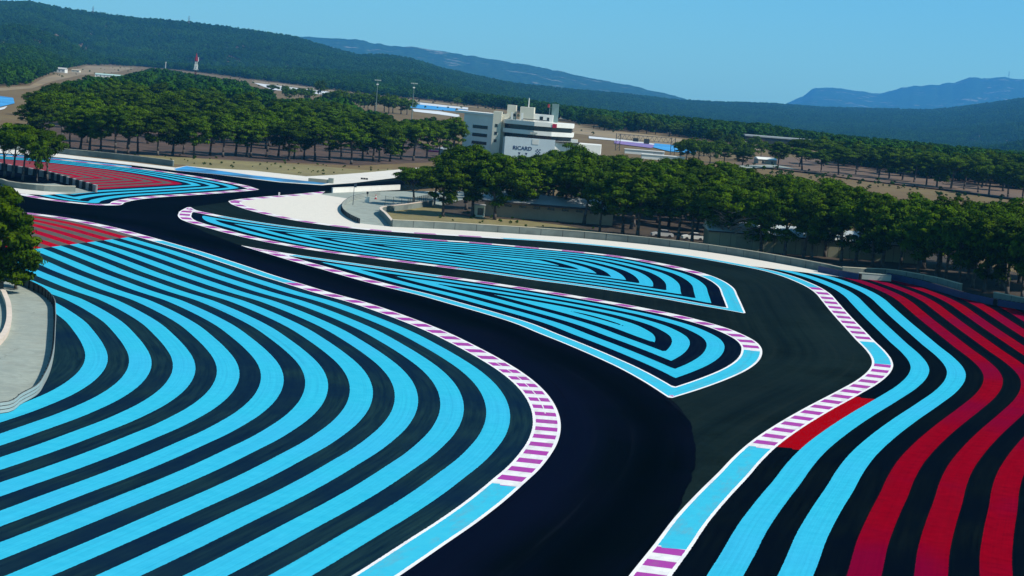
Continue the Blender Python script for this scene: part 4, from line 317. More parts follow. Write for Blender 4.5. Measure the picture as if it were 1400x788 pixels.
def zone(name, mat, z, clip, sources, blues, res, redline=None, redpatch=None, double=None):
    clip = np.array(clip); lo = clip.min(0); hi = clip.max(0)
    xs = np.arange(lo[0]-res, hi[0]+2*res, res); ys = np.arange(lo[1]-res, hi[1]+2*res, res)
    X, Y = np.meshgrid(xs, ys); nx = len(xs); Q = np.stack([X.ravel(), Y.ravel()], 1)
    ins = inside(Q[:, 0], Q[:, 1], clip)
    sdv = np.full(len(Q), np.nan)
    g = ins.reshape(X.shape); near = np.zeros_like(g)
    edge = np.zeros_like(g)
    edge[:-1] |= g[:-1] != g[1:]; edge[1:] |= g[:-1] != g[1:]; edge[:, :-1] |= g[:, :-1] != g[:, 1:]; edge[:, 1:] |= g[:, :-1] != g[:, 1:]
    e2 = edge.copy(); e2[1:, 1:] |= edge[:-1, :-1]; e2[:-1, :-1] |= edge[1:, 1:]; e2[1:, :-1] |= edge[:-1, 1:]; e2[:-1, 1:] |= edge[1:, :-1]
    e2 = e2.ravel(); idx = np.where(e2)[0]
    cl = np.vstack([clip, clip[:1]]); dd, _, _ = nearest(Q[idx], cl)
    sdv = np.where(ins, 1.0, -1.0); sdv[idx] = np.where(ins[idx], dd, -dd)
    i0 = (np.arange(len(ys)-1)[:, None]*nx+np.arange(nx-1)).ravel()
    tris = np.vstack([np.stack([i0, i0+1, i0+nx+1], 1), np.stack([i0, i0+nx+1, i0+nx], 1)])
    cnt = ins[tris].sum(1)
    full = tris[cnt == 3]; part = tris[(cnt == 1) | (cnt == 2)]
    V = [tuple(q) for q in Q]; F = [tuple(t) for t in full.tolist()]; cut = {}
    def cross(a, b):
        k = (a, b) if a < b else (b, a)
        if k not in cut:
            t = sdv[a]/(sdv[a]-sdv[b]); cut[k] = len(V); V.append(tuple(Q[a]+t*(Q[b]-Q[a])))
        return cut[k]
    for t in part.tolist():
        out = []
        for i in range(3):
            a, b = t[i], t[(i+1) % 3]
            if ins[a]: out.append(a)
            if ins[a] != ins[b]: out.append(cross(a, b))
        F.append(tuple(out))
    used = sorted({i for f in F for i in f}); re = {o: i for i, o in enumerate(used)}
    VV = np.array([V[i] for i in used]); F = [tuple(re[i] for i in f) for f in F]
    me = pydata(name, [(x, y, z) for x, y in VV], F)
    d = np.full(len(VV), 1e9); s = np.zeros(len(VV)); kt = np.zeros(len(VV)); off = 0.0
    for P, bl in zip(sources, blues):
        P = np.array(P); seg = np.linalg.norm(np.diff(P, axis=0), axis=1)
        cum = np.r_[0, np.cumsum(seg/bar_pitch((P[:-1, 1]+P[1:, 1])/2))]
        D, I, T = nearest(VV, P); S_ = cum[I]+T*(cum[I+1]-cum[I]); K = np.zeros(len(VV))
        for a, b in bl:
            _, ia, ta = nearest(np.array([a, b], float), P); ends = np.round((cum[ia]+ta*(cum[ia+1]-cum[ia]))*1.0)-.02
            K[(S_ > min(ends)) & (S_ < max(ends))] = 1
        w_ = D < d; d[w_] = D[w_]; s[w_] = S_[w_]+off; kt[w_] = K[w_]; off += math.ceil(cum[-1])+5
    vals = {"edge_d": d, "edge_s": s, "edge_plain": kt}
    if double is not None:
        P = np.array(sources[0]); _, ia, ta = nearest(np.array(double, float), P); seg = np.linalg.norm(np.diff(P, axis=0), axis=1)
        cum = np.r_[0, np.cumsum(seg/bar_pitch((P[:-1, 1]+P[1:, 1])/2))]; e = cum[ia]+ta*(cum[ia+1]-cum[ia])
        vals["edge_double"] = ((s > e.min()) & (s < e.max())).astype(float)
    if redline is not None:
        a, b = np.array(redline[0]), np.array(redline[1]); n = np.array([-(b-a)[1], (b-a)[0]]); n /= np.linalg.norm(n)
        if n[1] < 0: n = -n
        vals["red_zone"] = (VV-a) @ n
    if redpatch is not None:
        _, ia, ta = nearest(np.array(redpatch, float), np.array(sources[0])); P = np.array(sources[0]); seg = np.linalg.norm(np.diff(P, axis=0), axis=1)
        cum = np.r_[0, np.cumsum(seg/bar_pitch((P[:-1, 1]+P[1:, 1])/2))]; e = cum[ia]+ta*(cum[ia+1]-cum[ia])
        vals["red_patch"] = ((s > e.min()) & (s < e.max())).astype(float)
    for k_, v_ in vals.items():
        at = me.attributes.new(k_, 'FLOAT', 'POINT'); at.data.foreach_set("value", v_.astype(np.float32))
    return tag(link(name, me, mat), kind='structure')
def sheet(name, mat, z, poly, smooth=0, th=None):
    from mathutils.geometry import tessellate_polygon
    pts = [Vector((x, y, 0)) for x, y in poly]
    tr = tessellate_polygon([pts]); v = [(p.x, p.y, z) for p in pts]; F = []
    for t in tr:
        a, b, c = (pts[i] for i in t)
        F.append(t if (b-a).cross(c-a).z > 0 else t[::-1])
    return tag(link(name, pydata(name, v, F), mat), kind='structure')

# ------------------------------------------------------------------ ground, terrain, hills
def interp_az(az, prof):
    a = np.array(prof); o = np.argsort(a[:, 0]); return np.interp(az, a[o, 0], a[o, 1])
def vnoise(x, y, seed=0):
    """smooth value noise on the plan"""
    xi = np.floor(x).astype(np.int64); yi = np.floor(y).astype(np.int64); fx = x-xi; fy = y-yi
    fx = fx*fx*(3-2*fx); fy = fy*fy*(3-2*fy)
    def h(a, b):
        n = (a*374761393+b*668265263+seed*1442695041) & 0x7fffffff; n = ((n ^ (n >> 13))*1274126177) & 0x7fffffff
        return ((n ^ (n >> 16)) & 0xffff)/65535.0
    return (h(xi, yi)*(1-fx)+h(xi+1, yi)*fx)*(1-fy)+(h(xi, yi+1)*(1-fx)+h(xi+1, yi+1)*fx)*fy
def fbm(x, y, o=4, seed=0):
    t = 0; a = .5
    for i in range(o): t = t+a*vnoise(x*2**i, y*2**i, seed+i); a *= .5
    return t-.47
D2, D3 = 13000.0, 22000.0
def crest(az): return np.interp(az, (-.02, .13), (5500.0, 9000.0))   # the near ridge swings away to the right
EDGE = np.array(S['edge'])
def sm(t): t = np.clip(t, 0, 1); return t*t*(3-2*t)
def height(x, y):
    D = np.hypot(x, y); az = np.arctan2(x, y)
    jag = fbm(az*260, az*0+3.3, 5, 61)*.0016
    e1 = interp_az(az, S['ridges'][0]); e2 = interp_az(az, S['ridges'][1]); e3 = interp_az(az, S['ridges'][2])
    D1 = crest(az); z1 = H+D1*e1-10; z2 = H+D2*(e2+jag); z3 = H+D3*(e3+jag)
    de = np.interp(az, EDGE[:, 0], EDGE[:, 1])*1.02+60
    t = np.clip((D-de)/(D1-de), 0, 1)
    z = z1*t**1.5-55*np.interp(az, (-.05, .06), (0, 1))*sm(t/.35)*sm((1-t)/.55)
    wob = (fbm(x/420, y/420, 4, 3)*60+fbm(x/1100, y/1100, 3, 9)*95)*np.clip(z1/120, .12, 1)*sm(t*3)*sm((1-t)*2.2)
    z = z+np.where(D < D1, wob, 0)
    z = np.where(D > D1, z1-(np.maximum(D-D1, 0)/900)**1.4*60, z)
    r2 = z2-np.abs(D-D2)/3200*np.maximum(z2+80, 1)*(1+.9*fbm(x/1000, y/1000, 5, 21))
    r3 = z3-np.abs(D-D3)/4500*np.maximum(z3+80, 1)*(1+.9*fbm(x/1400, y/1400, 5, 33))
    far = np.maximum(np.where(D > D1+600, r2, -1e9), np.where(D > D2+1200, r3, -1e9))
    z = np.where(D > D1, np.maximum(np.maximum(z, -90), far), z)
    return np.where(D < de, 0.0, z)
def polar(az0, az1, na, rows):
    az = np.linspace(az0, az1, na); A, D = np.meshgrid(az, rows); X = D*np.sin(A); Y = D*np.cos(A)
    Z = height(X, Y); n = na
    v = np.stack([X.ravel(), Y.ravel(), Z.ravel()], 1)
    i0 = (np.arange(len(rows)-1)[:, None]*n+np.arange(n-1)).ravel()
    f = np.stack([i0, i0+1, i0+n+1, i0+n], 1)
    return v, f
GROUND = None
def ground_material():
    m, nt, b = newmat("dry_ground"); N = NT(nt); p = N.geo()
    a = N.noise(p, .012, 5, .6); c = N.noise(p, .11, 5, .65); e = N.noise(p, 1.2, 4, .6)
    col = N.mix(N.map(a, .38, .62, 0, 1), (.135, .092, .042), (.168, .127, .058))
    col = N.mix(N.map(c, .42, .66, 0, .8), col, (.115, .070, .040))
    col = N.mix(N.map(e, .3, .7, 0, .45), col, (.11, .085, .05))
    nt.links.new(col, b.inputs["Base Color"]); b.inputs["Roughness"].default_value = .95; b.inputs["Specular IOR Level"].default_value = .1
    return m
M_GROUND = ground_material()
def hill_material():
    m, nt, b = newmat("scrub_and_rock"); N = NT(nt); p = N.geo()
    a = N.noise(p, .03, 6, .7); big = N.noise(p, .0020, 4, .6); c = N.noise(p, .008, 5, .65)
    col = N.mix(N.map(a, .4, .62, 0, 1), (.004, .022, .012), (.030, .070, .026))
    rock = N.m('MULTIPLY', N.map(c, .57, .63, 0, 1), N.map(big, .48, .60, 0, 1))
    sp = nt.nodes.new("ShaderNodeSeparateXYZ"); g = nt.nodes.new("ShaderNodeNewGeometry"); nt.links.new(g.outputs["Normal"], sp.inputs[0])
    col = N.mix(N.m('MULTIPLY', rock, .55), col, (.30, .27, .23))
    nt.links.new(col, b.inputs["Base Color"]); b.inputs["Roughness"].default_value = 1.0; b.inputs["Specular IOR Level"].default_value = .0
    return m
M_HILL = hill_material()
rows = [8, 60, 200, 500, 900]+list(np.arange(1100, 2000, 45))+list(np.arange(2000, 5700, 45))+list(np.arange(5700, 9300, 80))
v, f = polar(-.75, .75, 320, np.array(rows, float))
tag(link("ground", pydata("ground", v.tolist(), f.tolist()), M_GROUND), kind='structure')
v2 = [(-14000, -3000, -.6), (14000, -3000, -.6), (14000, 150, -.6), (-14000, 150, -.6)]
tag(link("terrain", pydata("terrain", v2, [(0, 1, 2, 3)]), M_GROUND), kind='structure')
rows = list(np.arange(9220, 9600, 80))+list(np.arange(9600, 13400, 50))+list(np.arange(13400, 17000, 200))+list(np.arange(17000, 23000, 90))
v, f = polar(-.38, .38, 560, np.array(rows, float))
hm = pydata("hills", v.tolist(), f.tolist()); hm.shade_smooth()
tag(link("hills", hm, M_HILL), kind='structure')

# ------------------------------------------------------------------ paved surfaces
M_ASPH = None
def asphalt(name, col, var, warm):
    m, nt, b = newmat(name); N = NT(nt); p = N.geo()
    a = N.noise(p, .06, 4, .6); c = N.noise(p, .8, 5, .65); e = N.noise(p, 14, 3, .6)
    k = N.m('ADD', N.map(a, .35, .65, 1-var, 1+var), N.m('ADD', N.map(c, .3, .7, -.18, .18), N.map(e, .3, .7, -.22, .22)))
    x = N.mix(1.0, col, N.vec(k, k, k), 'MULTIPLY')
    d = N.attr("edge_d"); s = N.attr("edge_s")
    st = N.noise(N.vec(N.m('MULTIPLY', s, .05), N.m('MULTIPLY', d, .8)), 1.0, 6, .65)
    x = N.mix(N.map(N.noise(p, .03, 3), .45, .6, 0, .5), x, warm)
    x = N.mix(N.map(st, .50, .68, 0, .55), x, (col[0]*1.9, col[1]*1.45, col[2]*1.35)); x = N.mix(N.map(st, .48, .32, 0, .6), x, (col[0]*.35, col[1]*.45, col[2]*.6))
    nt.links.new(x, b.inputs["Base Color"]); b.inputs["Roughness"].default_value = .88; b.inputs["Specular IOR Level"].default_value = .0
    return m
def track_material():
    m, nt, b = newmat("rubbered_asphalt"); N = NT(nt); p = N.geo()
    d = N.attr("edge_d"); s = N.attr("edge_s")
    st = N.noise(N.vec(N.m('MULTIPLY', s, .10), N.m('MULTIPLY', d, .9)), 1.0, 6, .65)
    st2 = N.noise(N.vec(N.m('MULTIPLY', s, .03), N.m('MULTIPLY', d, .25), 5.0), 1.0, 4, .6)
    big = N.noise(p, .035, 4, .6); fine = N.noise(p, 9, 4, .65)
    x = N.mix(N.map(st, .32, .68, 0, 1), (TRACK[0]*.15, TRACK[1]*.45, TRACK[2]*.35), (TRACK[0]*.9, TRACK[1]*1.1, TRACK[2]*1.5))
    x = N.mix(N.map(st2, .4, .62, 0, .8), x, (.0004, .0020, .0026))
    x = N.mix(N.map(big, .45, .62, 0, .75), x, (.0016, .0026, .0095))
    x = N.mix(N.map(N.noise(N.vec(N.m('MULTIPLY', s, .07), N.m('MULTIPLY', d, 1.6), 9.0), 1.0, 5, .7), .55, .72, 0, .55), x, (.0075, .0105, .0175))
    x = N.mix(N.map(fine, .35, .8, 0, .45), x, (.0030, .0050, .0075))
    x = N.mix(N.map(d, 2.3, 4.5, .75, 0), x, (.0018, .0036, .0125))
    x = N.mix(N.m('MULTIPLY', N.map(d, 5.0, 7.5, 0, 1), N.map(d, 8.0, 11.0, .8, 0)), x, (.0002, .0013, .0022))
    skid = N.noise(N.vec(N.m('MULTIPLY', s, .05), N.m('ADD', N.m('MULTIPLY', d, 2.2), N.m('MULTIPLY', s, .35)), 2.0), 1.0, 5, .75)
    x = N.mix(N.map(skid, .60, .70, 0, .7), x, (.0012, .0015, .003))
    nt.links.new(x, b.inputs["Base Color"]); b.inputs["Roughness"].default_value = .8; b.inputs["Specular IOR Level"].default_value = .0
    return m
Oc = spline(S['O']); Ac = spline(S['A'], 6); A2 = spline(S['A2'], 6); Bc = spline(S['B'], 6); B2 = spline(S['B2'], 6); Rc = spline(S['R'])
C5 = spline(S['C5'], 6); C5b = spline(S['C5b'], 6)
M_ASPH = asphalt("worn_asphalt", (.0056, .0125, .0130), .30, (.0036, .0082, .0110))
zone("asphalt", M_ASPH, .015, S['asphalt'], [Rc], [[]], 2.5)
zone("road", track_material(), .035, S['track'], [Oc], [[]], 1.6)
def cracked(mat, sc=.16, amt=.45):
    nt = mat.node_tree; b = nt.nodes["Principled BSDF"]; N = NT(nt); src = b.inputs["Base Color"].links[0].from_socket; p = N.geo()
    vn = nt.nodes.new("ShaderNodeTexVoronoi"); vn.feature = 'DISTANCE_TO_EDGE'; vn.inputs["Scale"].default_value = sc
    wob = nt.nodes.new("ShaderNodeVectorMath"); wob.operation = 'MULTIPLY_ADD'; wob.inputs[1].default_value = (1, 1, 0)
    n = nt.nodes.new("ShaderNodeTexNoise"); n.inputs["Scale"].default_value = .5; n.inputs["Detail"].default_value = 4; nt.links.new(p, n.inputs["Vector"])
    sc2 = nt.nodes.new("ShaderNodeVectorMath"); sc2.operation = 'SCALE'; sc2.inputs["Scale"].default_value = 2.2; nt.links.new(n.outputs["Color"], sc2.inputs[0])
    nt.links.new(p, wob.inputs[0]); nt.links.new(sc2.outputs[0], wob.inputs[2]); nt.links.new(wob.outputs[0], vn.inputs["Vector"])
    cr_ = N.m('MULTIPLY', N.map(vn.outputs["Distance"], .0, .012, amt, 0), N.map(N.noise(p, .2, 2), .45, .6, 0, 1))
    stn = N.m('MULTIPLY', N.map(N.noise(p, .35, 5, .65), .52, .70, 0, 1), .22)
    nt.links.new(N.mix(stn, N.mix(cr_, src, (.04, .04, .035)), (.16, .12, .09)), b.inputs["Base Color"]); return mat
M_CONC = cracked(flat("grey_green_concrete", (.30, .335, .295), .9, .10, 1.2, (.255, .29, .26)))
M_WHITE = flat("pale_concrete", (.675, .635, .57), .9, .05, .5, (.63, .595, .54))
M_GRASS = flat("dry_grass", (.205, .175, .072), .95, .22, .6, (.19, .155, .075))
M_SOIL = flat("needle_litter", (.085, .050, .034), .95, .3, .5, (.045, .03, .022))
M_SOIL_SHADE = flat("shaded_needle_litter", (.055, .04, .026), .95, .3, .5, (.035, .026, .018))  # litter darkened further: the shade beneath the middle pines is in this colour
M_FARW = flat("far_pale_concrete", (.62, .64, .66), .9, .08, .05)
M_FARB = flat("far_blue_paint", (.05, .30, .62), .9, .15, .05, (.03, .19, .45))
M_SAND = flat("bare_earth", (.25, .185, .10), .95, .2, .05, (.24, .185, .12))
M_PURP = flat("far_purple_paint", (.24, .15, .33), .9, .15, .1, (.10, .16, .45))
zone("painted_runoff", paint_material("blue_stripes_wide", 10, 99, red_attr=True, greygap=True, gap=(.0055, .0215, .031), red=(.33, .002, .012)), .055, np.vstack([Oc[:-1], S['field_clip'][len(S['O']):]]), [Oc], [S['O_blue']], .6, redline=S['field_redline'], double=S['O_double'])
M_BLU = paint_material("blue_stripes_islands", 30, 99, gap=(.0018, .0055, .014))
zone("painted_island", M_BLU, .055, np.vstack([Ac[:-1], A2[:-1]]), [Ac, A2], [S['A_blue'][:2], S['A_blue'][2:]], .42)
zone("painted_island", M_BLU, .055, np.vstack([Bc[:-1], B2[:-1]]), [Bc, B2], [S['B_blue'][:2], S['B_blue'][2:]], .42)
zone("painted_runoff", paint_material("blue_then_red_stripes", 30, 2, patch=True, gap=(.0016, .0042, .0062)), .055, np.vstack([Rc[8*7:], S['rz_clip'][len(S['R'])-8:]]), [Rc], [S['R_blue']], .6, redpatch=S['R_redpatch'])
zone("painted_runoff", paint_material("blue_then_red_chevrons", 40, 3, greygap=True, gap=(.0028, .010, .022), red=(.31, .003, .022)), .055, np.vstack([C5[:-1], C5b, S['c5_clip'][len(S['C5'])+len(S['C5b'])-1:]]), [C5, C5b], [[], []], .55)
U6 = spline(S['U6'], 6)
zone("white_runoff", paint_material("white_with_kerb", 0, 99, base_white=True), .075, np.vstack([Rc[:15*7+1], S['white_clip'][:-4], U6[:19][::-1]]), [Rc, U6], [S['R_blue'], []], .5)
sheet("white_runoff", M_WHITE, .020, S['far_white'])
sheet("blue_runoff", flat("blue_paint", (.035, .27, .56), .85, .25, .25, (.03, .10, .2)), .040, S['far_blue'])
sheet("blue_runoff", flat("blue_paint_edge", (.06, .32, .62), .85, .1, .3), .045, S['far_blue2'])
sheet("service_road", M_CONC, .060, S['service'])
sheet("service_road", M_CONC, .080, S['left_pave'])
sheet("service_road", M_CONC, .070, S['left_pave2'])
sheet("white_runoff", M_WHITE, .076, S['left_white2'])
sheet("grass_verge", M_GRASS, .085, S['grass_island'])
sheet("grass_verge", M_GRASS, .010, S['grass_tan'])
for i, (k, poly) in enumerate(S['far_patches']):
    sheet({"white": "white_runoff", "blue": "blue_runoff", "sand": "bare_earth", "soil": "bare_earth", "purple": "purple_runoff", "grey": "service_road"}[k],
          {"white": M_FARW, "blue": M_FARB, "sand": M_SAND, "soil": flat("red_soil", (.135, .088, .058), .95, .2, .1, (.15, .1, .07)), "purple": M_PURP, "grey": M_CONC}[k], .10+.03*i if k != 'sand' else .05+.005*i, poly)

# a darker bed of needles under the woods; the middle one includes painted shade
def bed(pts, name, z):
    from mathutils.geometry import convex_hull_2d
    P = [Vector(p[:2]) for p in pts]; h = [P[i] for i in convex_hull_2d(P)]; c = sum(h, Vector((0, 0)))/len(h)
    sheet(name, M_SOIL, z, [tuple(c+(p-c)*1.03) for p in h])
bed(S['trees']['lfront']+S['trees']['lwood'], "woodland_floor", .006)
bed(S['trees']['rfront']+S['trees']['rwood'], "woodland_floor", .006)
sheet("woodland_floor", M_SOIL_SHADE, .095, S['mid_floor_shade'])  # dark sheet shaped to the shadow band under the middle pines, over real litter

# ------------------------------------------------------------------ walls and barriers
def offset_poly(pts, w):
    P = [Vector(p) for p in pts]; out = []
    for i, p in enumerate(P):
        n = Vector((0, 0))
        if i > 0: d = (p-P[i-1]).normalized(); n += Vector((-d.y, d.x))
        if i < len(P)-1: d = (P[i+1]-p).normalized(); n += Vector((-d.y, d.x))
        n.normalize(); out.append(p+n*w)
    return out
def wall_mesh(pts, h, t, z0=0.0, mb=None):
    mb = mb or MB(); a = [Vector(p) for p in pts]; b = offset_poly(pts, t); hh = h if callable(h) else (lambda i: h)
    n = len(a); k = len(mb.v)
    for i in range(n):
        mb.v += [(a[i].x, a[i].y, z0), (a[i].x, a[i].y, z0+hh(i)), (b[i].x, b[i].y, z0+hh(i)), (b[i].x, b[i].y, z0)]
    for i in range(n-1):
        q = k+4*i; r = q+4
        mb.f += [(q, r, r+1, q+1), (q+1, r+1, r+2, q+2), (q+2, r+2, r+3, q+3)]
    mb.f += [(k, k+1, k+2, k+3), (k+4*n-1, k+4*n-2, k+4*n-3, k+4*n-4)]
    return mb
M_WALL = flat("weathered_wall_concrete", (.17, .20, .185), .9, .14, .5, (.13, .155, .145))
M_CAP = flat("pale_wall_cap", (.52, .47, .36), .9, .08, .8)
M_CREAM = flat("cream_concrete", (.62, .52, .44), .9, .07, .8)
M_STEEL = flat("galvanised_steel", (.42, .47, .45), .5, .08, 1.0, metal=.3, spec=.5)
M_DARK = flat("dark_rubber", (.012, .013, .016), .75, .25, 2.0)
M_BELT = flat("blue_conveyor_belt", (.010, .030, .115), .6, .2, .7)
M_WHT = flat("white_render", (.74, .735, .70), .8, .05, .4)
def long_wall(name, pts, h, t, label, cap=M_CAP, mat=M_WALL, joint=True, sm_=5):
    p = spline(pts, sm_) if sm_ else np.array(pts)
    c = Vector(p[0]); root = empty(name, (c.x, c.y, 0), 0, label, "wall")
    q = [(x-c.x, y-c.y) for x, y in p]
    wall_mesh(q, h, t).build("panel", mat, root)
    o = [tuple(v) for v in offset_poly(q, -.04)]
    wall_mesh(o, .10, t+.08, h+.003).build("coping", cap, root)
    if joint:
        mb = MB(); acc = 0
        for i in range(len(q)-1):
            a = Vector(q[i]); b = Vector(q[i+1]); L = (b-a).length; d = (b-a)/L; n = Vector((-d.y, d.x)); s_ = 4.0-acc % 4.0
            while s_ < L:
                e = a+d*s_-n*.012; k = len(mb.v)
                mb.v += [(e.x-d.x*.04, e.y-d.y*.04, .06), (e.x+d.x*.04, e.y+d.y*.04, .06), (e.x+d.x*.04, e.y+d.y*.04, h-.02), (e.x-d.x*.04, e.y-d.y*.04, h-.02)]
                mb.f.append((k, k+1, k+2, k+3)); s_ += 4.0
            acc += L
        if mb.f: mb.build("joint_seal", M_DARK, root)
    return root
long_wall("barrier_wall", S['wall_main'], 1.3, .35, "long grey concrete barrier wall curving in front of the middle pine wood")
long_wall("barrier_wall", S['wall_back'], 1.45, .35, "olive concrete wall with cream top standing behind the blue tyre barrier")
long_wall("barrier_wall", S['wall_right'], 1.5, .35, "concrete wall with pale top at the right edge of the red stripes")
long_wall("barrier_wall", S['wall_service'], 1.15, .45, "low wall with cream top bending round the tan grass point", cap=M_CREAM, joint=False, sm_=3)
long_wall("barrier_wall", S['wall_left_far'], 1.4, .35, "grey barrier wall between white run-off and the left pine wood", joint=False)
long_wall("barrier_wall", S['wall_grass_left'], 1.1, .35, "grey wall below the soil bank under the left roadside pines", joint=False)
long_wall("barrier_wall", S['wall_white'], 1.1, .3, "bright white low wall beyond the service road", mat=M_WHT, cap=M_WHT, joint=False, sm_=0)
long_wall("ring_wall", S['ring_left'], .55, .45, "curved cream wall on grey paving at the left edge", mat=M_CREAM, cap=M_CREAM, joint=False)
def guard(name, pts, h, label, flip=1):
    p = spline(pts, 5); c = Vector(p[0]); root = empty(name, (c.x, c.y, 0), 0, label, "guard rail"); q = [(x-c.x, y-c.y) for x, y in p]
    wall_mesh(q, h*.98, .05).build("backing_panel", flat("guard_sheet", (.05, .06, .06), .7, .1, 1.5), root)
    mb = MB()
    for k in range(3):
        z0 = h*(.12+.29*k); a = [tuple(v) for v in offset_poly(q, -.06*flip)]
        wall_mesh([tuple(v) for v in offset_poly(q, -.045)], h*.22, .04, z0, mb)
    mb.build("rail", M_STEEL, root)
    acc = 0.0; nxt = 0.0; pm = MB().box(-.05, .05, -.05, .05, 0, h-.06).mesh("post"); pm.materials.append(M_DARK)
    for i in range(len(q)-1):
        a = Vector(q[i]); b = Vector(q[i+1]); L = (b-a).length
        while nxt < acc+L:
            e = a+(b-a)*((nxt-acc)/L); d = (b-a)/L; n = Vector((-d.y, d.x)); e = e+n*.11
            link("post", pm, None, root, (e.x, e.y, 0)); nxt += 2.0
        acc += L
    return root
guard("guard_rail", S['guard_left'], .98, "grey three-rail steel barrier curving along the left paving")
guard("guard_rail", S['guard_service'], 1.0, "dark curved steel barrier round the end of the white run-off")
# blue belt-faced tyre barriers
def resample(pts, step):
    P = np.array(pts, float); s = np.r_[0, np.cumsum(np.linalg.norm(np.diff(P, axis=0), axis=1))]; n = max(2, int(round(s[-1]/step))+1)
    u = np.linspace(0, s[-1], n); return np.stack([np.interp(u, s, P[:, i]) for i in (0, 1)], 1)
def torus(mb, c, R, r, n=10, m_=6):
    k = len(mb.v)
    for i in range(n):
        t = 2*math.pi*i/n
        for j in range(m_):
            q = 2*math.pi*j/m_; mb.v.append((c[0]+(R+r*math.cos(q))*math.cos(t), c[1]+(R+r*math.cos(q))*math.sin(t), c[2]+r*math.sin(q)))
    for i in range(n):
        for j in range(m_):
            a = k+i*m_+j; b = k+((i+1) % n)*m_+j; c2 = k+((i+1) % n)*m_+(j+1) % m_; d = k+i*m_+(j+1) % m_; mb.f.append((a, b, c2, d))
def tyre_column(layers, name="tyre_stack"):
    """one stack of tyres as a single turned shape, a bulge for each tyre"""
    prof = [(.12, 0.0)]
    for l in range(layers): z0 = .215*l; prof += [(.22, z0+.015), (.315, z0+.06), (.32, z0+.155), (.22, z0+.2)]
    prof.append((.12, .215*layers)); mb = MB(); n = 12
    for r, z_ in prof: mb.v += [(r*math.cos(2*math.pi*i/n), r*math.sin(2*math.pi*i/n), z_) for i in range(n)]
    for k in range(len(prof)-1):
        for i in range(n): mb.f.append((k*n+i, k*n+(i+1) % n, (k+1)*n+(i+1) % n, (k+1)*n+i))
    mb.f.append(tuple((len(prof)-1)*n+i for i in range(n))); return mb.mesh(name)
def tyre_barrier(pts, label, belt, layers, step=.68, colour_every=0, pale=None):
    p = resample(pts, step); c = p[0]; root = empty("tyre_barrier", (c[0], c[1], 0), 0, label, "tyre barrier"); q = p-c
    cm_ = tyre_column(layers); cm_.materials.append(M_DARK); cp_ = cm_.copy(); cp_.materials.clear(); cp_.materials.append(pale or M_DARK)
    for i, e in enumerate(offset_poly(q.tolist(), .42)):
        pl = colour_every and (i % colour_every) < colour_every*.35
        link("tyre_stack", cp_ if pl else cm_, None, root, (e.x, e.y, 0))
    if belt:
        for i in range(0, len(q)-1, 3):
            k = min(i+3, len(q)-1); a = Vector(q[i]); b = Vector(q[k]); d = (b-a).normalized(); a = a+d*.02; b = b-d*.02
            mbb = wall_mesh([tuple(a), tuple(b)], 1.0, .05, .03); wall_mesh([tuple(v_) for v_ in offset_poly([tuple(a), tuple(b)], -.02)], .05, .02, .50, mbb)
            mbb.build("belt_panel", M_BELT, root)
    return root
tr = S['tyre_right']
tyre_barrier([tr[0], tr[1], tr[2], tr[3]], "dark blue tyre barrier beside the tops of the red stripes", True, 5, .85)
tyre_barrier([(tr[3][0]+.6, tr[3][1]-.4), tr[4], tr[5], tr[6]], "dark blue tyre barrier reaching the right edge below pale wall", True, 5, .85)
tyre_barrier(S['tyre_short'], "short blue tyre barrier against the end of the grey wall", True, 5)
tyre_barrier(S['tyre_left'], "dark tyre barrier with pale painted stacks beside the red chevrons", False, 7, .66, 7, flat("faded_white_rubber", (.34, .30, .31), .8, .2, 1.0))
bg_ = S['block_gap']; r0 = empty("concrete_block", (bg_[0][0], bg_[0][1]+1.2, 0), 0, "pale grey concrete block filling the gap before the blue barrier", "concrete block")
L_ = bg_[1][0]-bg_[0][0]
MB().box(0, L_, 0, 1.2, 0, .95).build("block", flat("pale_block", (.40, .45, .42), .9, .1, .5), r0); MB().box(-.04, L_+.04, -.04, 1.24, .953, 1.05).build("lid", M_CONC, r0)
x, y = S['block2']; r0 = empty("concrete_block", (x, y, 0), R_(-6), "beige concrete blocks beside the blue corner of the far track", "concrete block")
MB().box(-2.6, 2.2, 0, .8, 0, .8).build("block", flat("beige_block", (.40, .35, .25), .9, .1, .5), r0); MB().box(2.25, 3.4, -.1, .9, 0, 1.2).build("end_block", M_CONC, r0)
x, y = S['stack']; r0 = empty("tyre_stack", (x, y, 0), 0, "small black tyre stack lying on the white run-off", "tyre stack")
mb = MB(); [torus(mb, (i*.62-.6, 0, .12+.22*l), .21, .11) for i in range(3) for l in range(2)]; mb.build("tyre", M_DARK, r0)

# mesh fence by the service road
p = resample(S['fence'], 2.2); c = p[0]; r0 = empty("mesh_fence", (c[0], c[1], 0), 0, "dark mesh fence with thin posts beside the service road", "fence")
q = p-c; M_FP = flat("fence_post_paint", (.03, .045, .045), .6, .1); pm = MB().tube((0, 0, 0), (0, 0, 2.3), .05, .05, 6).mesh("post"); pm.materials.append(M_FP)
for e in q: link("post", pm, None, r0, (e[0], e[1], 0))
mb = MB()
for i in range(len(q)-1):
    a = Vector((*q[i], 0)); b = Vector((*q[i+1], 0))
    for k in range(1, 9): e = a+(b-a)*k/9; mb.tube(e+Vector((0, 0, .1)), e+Vector((0, 0, 2.2)), .012, .012, 4, False)
    for z_ in (.1, .6, 1.1, 1.65, 2.2): mb.tube(a+Vector((0, 0, z_)), b+Vector((0, 0, z_)), .016, .016, 4, False)
mb.build("wire_mesh", flat("fence_wire", (.06, .08, .08), .6, .1), r0)

